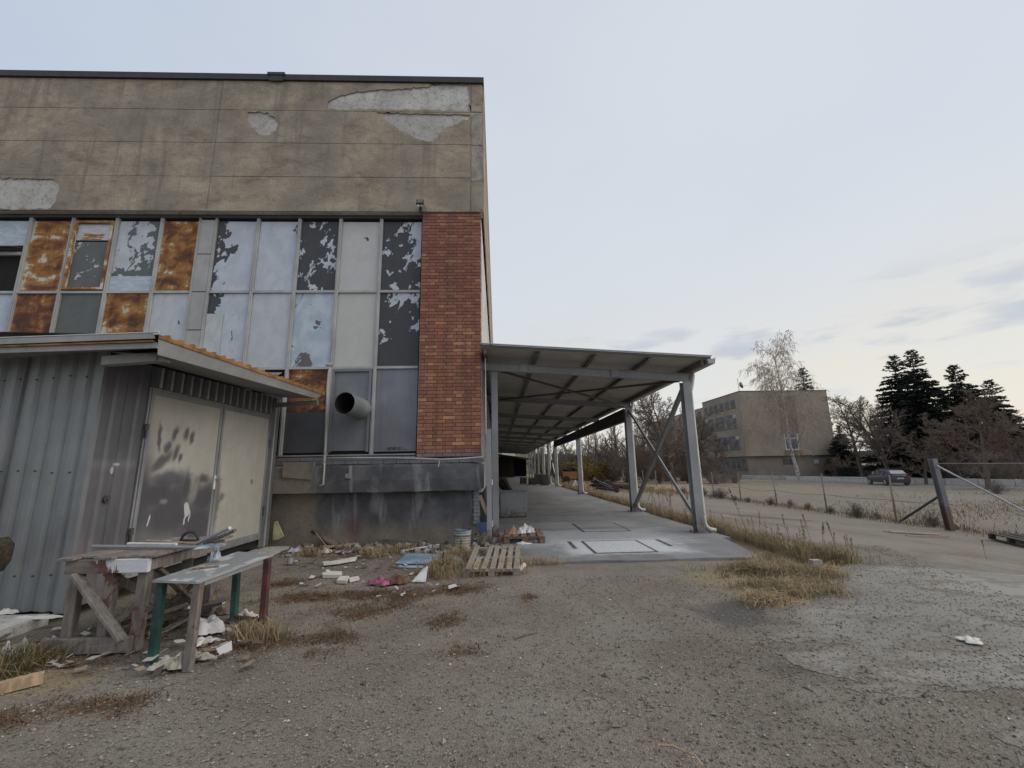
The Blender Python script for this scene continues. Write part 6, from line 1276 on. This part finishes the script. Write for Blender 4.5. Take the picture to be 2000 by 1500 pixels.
for i in range(46):
    y = 6.9+rw.random()**1.5*9; x = 4.95+abs(rw.gauss(0, .3))+(.2 if y < 8 else 0); k = rw.choice((0, 0, 1, 2, 3, 4)); put_weed(k, (x, y, gzf(x, y)), rw.uniform(.42, .88), rw.uniform(0, 6), ('dry brown weed with a dense seed head in the grass along the slab edge', 'greenish brown leafy weed in the grass along the slab edge', 'green leafy weed in the grass along the slab edge', 'tall feathery weed in the grass along the slab edge', 'pale straw coloured weed in the grass along the slab edge')[k], 'weeds along the slab edge')
for px, py, k, s, lb in ((1467, 1055, 3, 1.15, 'tall feathery weed beside the first canopy post'), (1530, 1085, 2, .9, 'tall green weed nearest the worn concrete'), (1565, 1092, 1, .85, 'greenish weed left of the concrete stub')): q = P(px, py); put_weed(k, q, s, 1, lb, 'weeds along the slab edge')
for px, py, k, s in ((860, 1148, 4, .85), (893, 1140, 0, .75), (790, 1150, 2, .3), (905, 1068, 2, .5), (1668, 1010, 4, .8), (1890, 1030, 4, 1.0), (1925, 1090, 4, .6), (470, 1240, 4, .4)): q = P(px, py); put_weed(k, q, s, px*.1, {860: 'brown seed stalk on the gravel before the blue panels', 893: 'brown seed stalk left of the pale pallet', 790: 'low green weed near the felt clump', 905: 'green weed before the ribbed pot', 1668: 'dry weed beside the fence', 1890: 'dry forked weed at the foot of the corner post', 1925: 'thin dry weed before the dark pallet', 470: 'low weed by the bench'}[px], 'weeds on the gravel')
for i in range(14): y = 13.5+i*1.3+rw.uniform(-.4, .4); plant('dry_bush', 'thicket_low', f"low dry brush at the foot of the fence, {('first','second','third','fourth','fifth','sixth','seventh','eighth','ninth','tenth','eleventh','twelfth','thirteenth','last')[i]} tuft from the thick corner post", 'shrub', (13.3+rw.uniform(-.3, .3), y, gzf(13.3, y)), rw.uniform(.14, .36), i, 'dry brush along the fence', ('stems', 'twigs'))
# loose stones
def stones(n, seed, smin, smax, xr0, xr1, yr0, yr1, pw, name='gravel'):
    r = np.random.default_rng(seed); y = yr0+(yr1-yr0)*r.random(n)**pw; x = r.uniform(xr0, xr1, n)*(.45+.55*(y/yr1))
    kx = ~((x > -.2) & (x < 4.8) & (y > 6.8)) & ~((x < -4.1) & (y > 3.8)); x, y = x[kx], y[kx]; n = len(x)
    s = smin*(smax/smin)**(r.random(n)**2.6); base_ = np.array([[1, 0, 0], [-.5, .87, 0], [-.5, -.87, 0], [.1, .1, .62], [0, 0, -.5]]); an = r.uniform(0, 6.28, n); ca, sa = np.cos(an), np.sin(an)
    j = base_[None]*r.uniform(.6, 1.3, (n, 5, 3)); v = np.stack([j[..., 0]*ca[:, None]-j[..., 1]*sa[:, None], j[..., 0]*sa[:, None]+j[..., 1]*ca[:, None], j[..., 2]], -1)*s[:, None, None]
    p = gpts(r, x, y, -.008); v = (v+p[:, None, :]+np.array([0, 0, 1])*(s*.15)[:, None, None]).reshape(-1, 3); o5 = np.arange(n)*5; tri = np.array([[0, 1, 3], [1, 2, 3], [2, 0, 3], [1, 0, 4], [2, 1, 4], [0, 2, 4]]); f = (o5[:, None, None]+tri[None]).reshape(-1, 3)
    pal = np.array([[.205, .18, .15], [.15, .13, .11], [.26, .23, .19], [.085, .077, .07], [.22, .175, .13], [.50, .48, .45]]); c = pal[r.choice(6, n, p=[.34, .22, .27, .05, .105, .015])]*r.uniform(.8, 1.2, (n, 1))
    me = bpy.data.meshes.new(name); me.from_pydata(v.tolist(), [], f.tolist()); at = me.color_attributes.new('tint', 'FLOAT_COLOR', 'POINT'); at.data.foreach_set('color', np.concatenate([np.repeat(c, 5, 0), np.ones((5*n, 1))], 1).astype(np.float32).ravel()); me.materials.append(M['stone'])
    o = obj(name, me, None); o['kind'] = 'stuff'; return o
tag(stones(80000, 4, .004, .015, -6.5, 7.5, 1.6, 8.5, 1.5), 'loose gravel and small stones covering the foreground', 'gravel')
tag(stones(260, 6, .016, .038, -5, 6, 2.4, 9, 1.0, 'rubble'), 'scattered larger stones and clods on the gravel', 'stones')
rr_ = np.random.default_rng(2)
def rubble(px0, px1, py0, py1, n, seed):
    r = random.Random(seed); mb = MB(); mb.c = []
    for _ in range(n):
        q = P(r.uniform(px0, px1), r.uniform(py0, py1)); s = r.uniform(.02, .07); Mx = Matrix.Translation(q+Vector((0, 0, s*.3))) @ Matrix.Rotation(r.uniform(0, 3), 4, (r.random(), r.random(), r.random())); mb.box(-s, s, -s*.7, s*.7, -s*.45, s*.45, Mx); c = r.choice(((.2, .18, .16), (.12, .09, .06), (.3, .29, .28), (.10, .07, .05), (.22, .17, .12))); mb.c += [(*c, 1)]*8
    o = obj('rubble', mb, M['stone']); o['kind'] = 'stuff'; return o
tag(rubble(560, 920, 1058, 1082, 170, 1), 'broken rubble and wood bits along the foot of the hall', 'rubble'); tag(rubble(925, 985, 1045, 1078, 50, 2), 'rubble round the canopy post foot', 'rubble')
# litter along the plinth and under the work table
def litter(px0, px1, py0, py1, n, seed, label):
    r = random.Random(seed); mb = MB(); mb.c = []
    for _ in range(n):
        q = P(r.uniform(px0, px1), r.uniform(py0, py1)); s = r.uniform(.015, .06); a = r.uniform(0, 6.28); z = q.z+r.uniform(.004, .03); u_ = Vector((math.cos(a), math.sin(a), r.uniform(-.3, .3)))*s; v_ = Vector((-math.sin(a), math.cos(a), r.uniform(-.4, .4)))*s*r.uniform(.2, 1); o = Vector((q.x, q.y, z+.01))
        mb.add([o-u_-v_, o+u_-v_*.6, o+u_*.8+v_, o-u_*.7+v_*.9], [(0, 1, 2, 3)]); c = r.choice(((.5, .5, .48), (.42, .40, .36), (.2, .15, .1), (.13, .09, .06), (.28, .22, .15), (.09, .065, .045))); mb.c += [(*c, 1)]*4
    o = obj('litter', mb, M['stone']); o['kind'] = 'stuff'; return tag(o, label, 'litter')
litter(545, 920, 1060, 1112, 240, 3, 'scraps of paper, plastic and bark strewn along the foot of the hall'); litter(560, 900, 1110, 1170, 70, 4, 'small scraps strewn on the gravel before the blue panels'); litter(-20, 330, 1230, 1320, 120, 5, 'small scraps in the grass round the work table'); litter(330, 520, 1180, 1310, 70, 6, 'small scraps round the bench legs')
for i in range(7):
    r = random.Random(i+300); x = -3.72+.09*i; tag(obj('junk_board', MB().bar((x+r.uniform(-.1, .1), 4.35+r.uniform(0, .3), .03+.05*(i % 3)), (x+r.uniform(.1, .5), 5.0+r.uniform(-.2, .2), .10+r.uniform(0, .3)), .07, .02), M['pallet_dark'] if i % 2 else M['wood_grey']), 'old board in the tangle lying under the work table', 'board', 'boards under the work table')
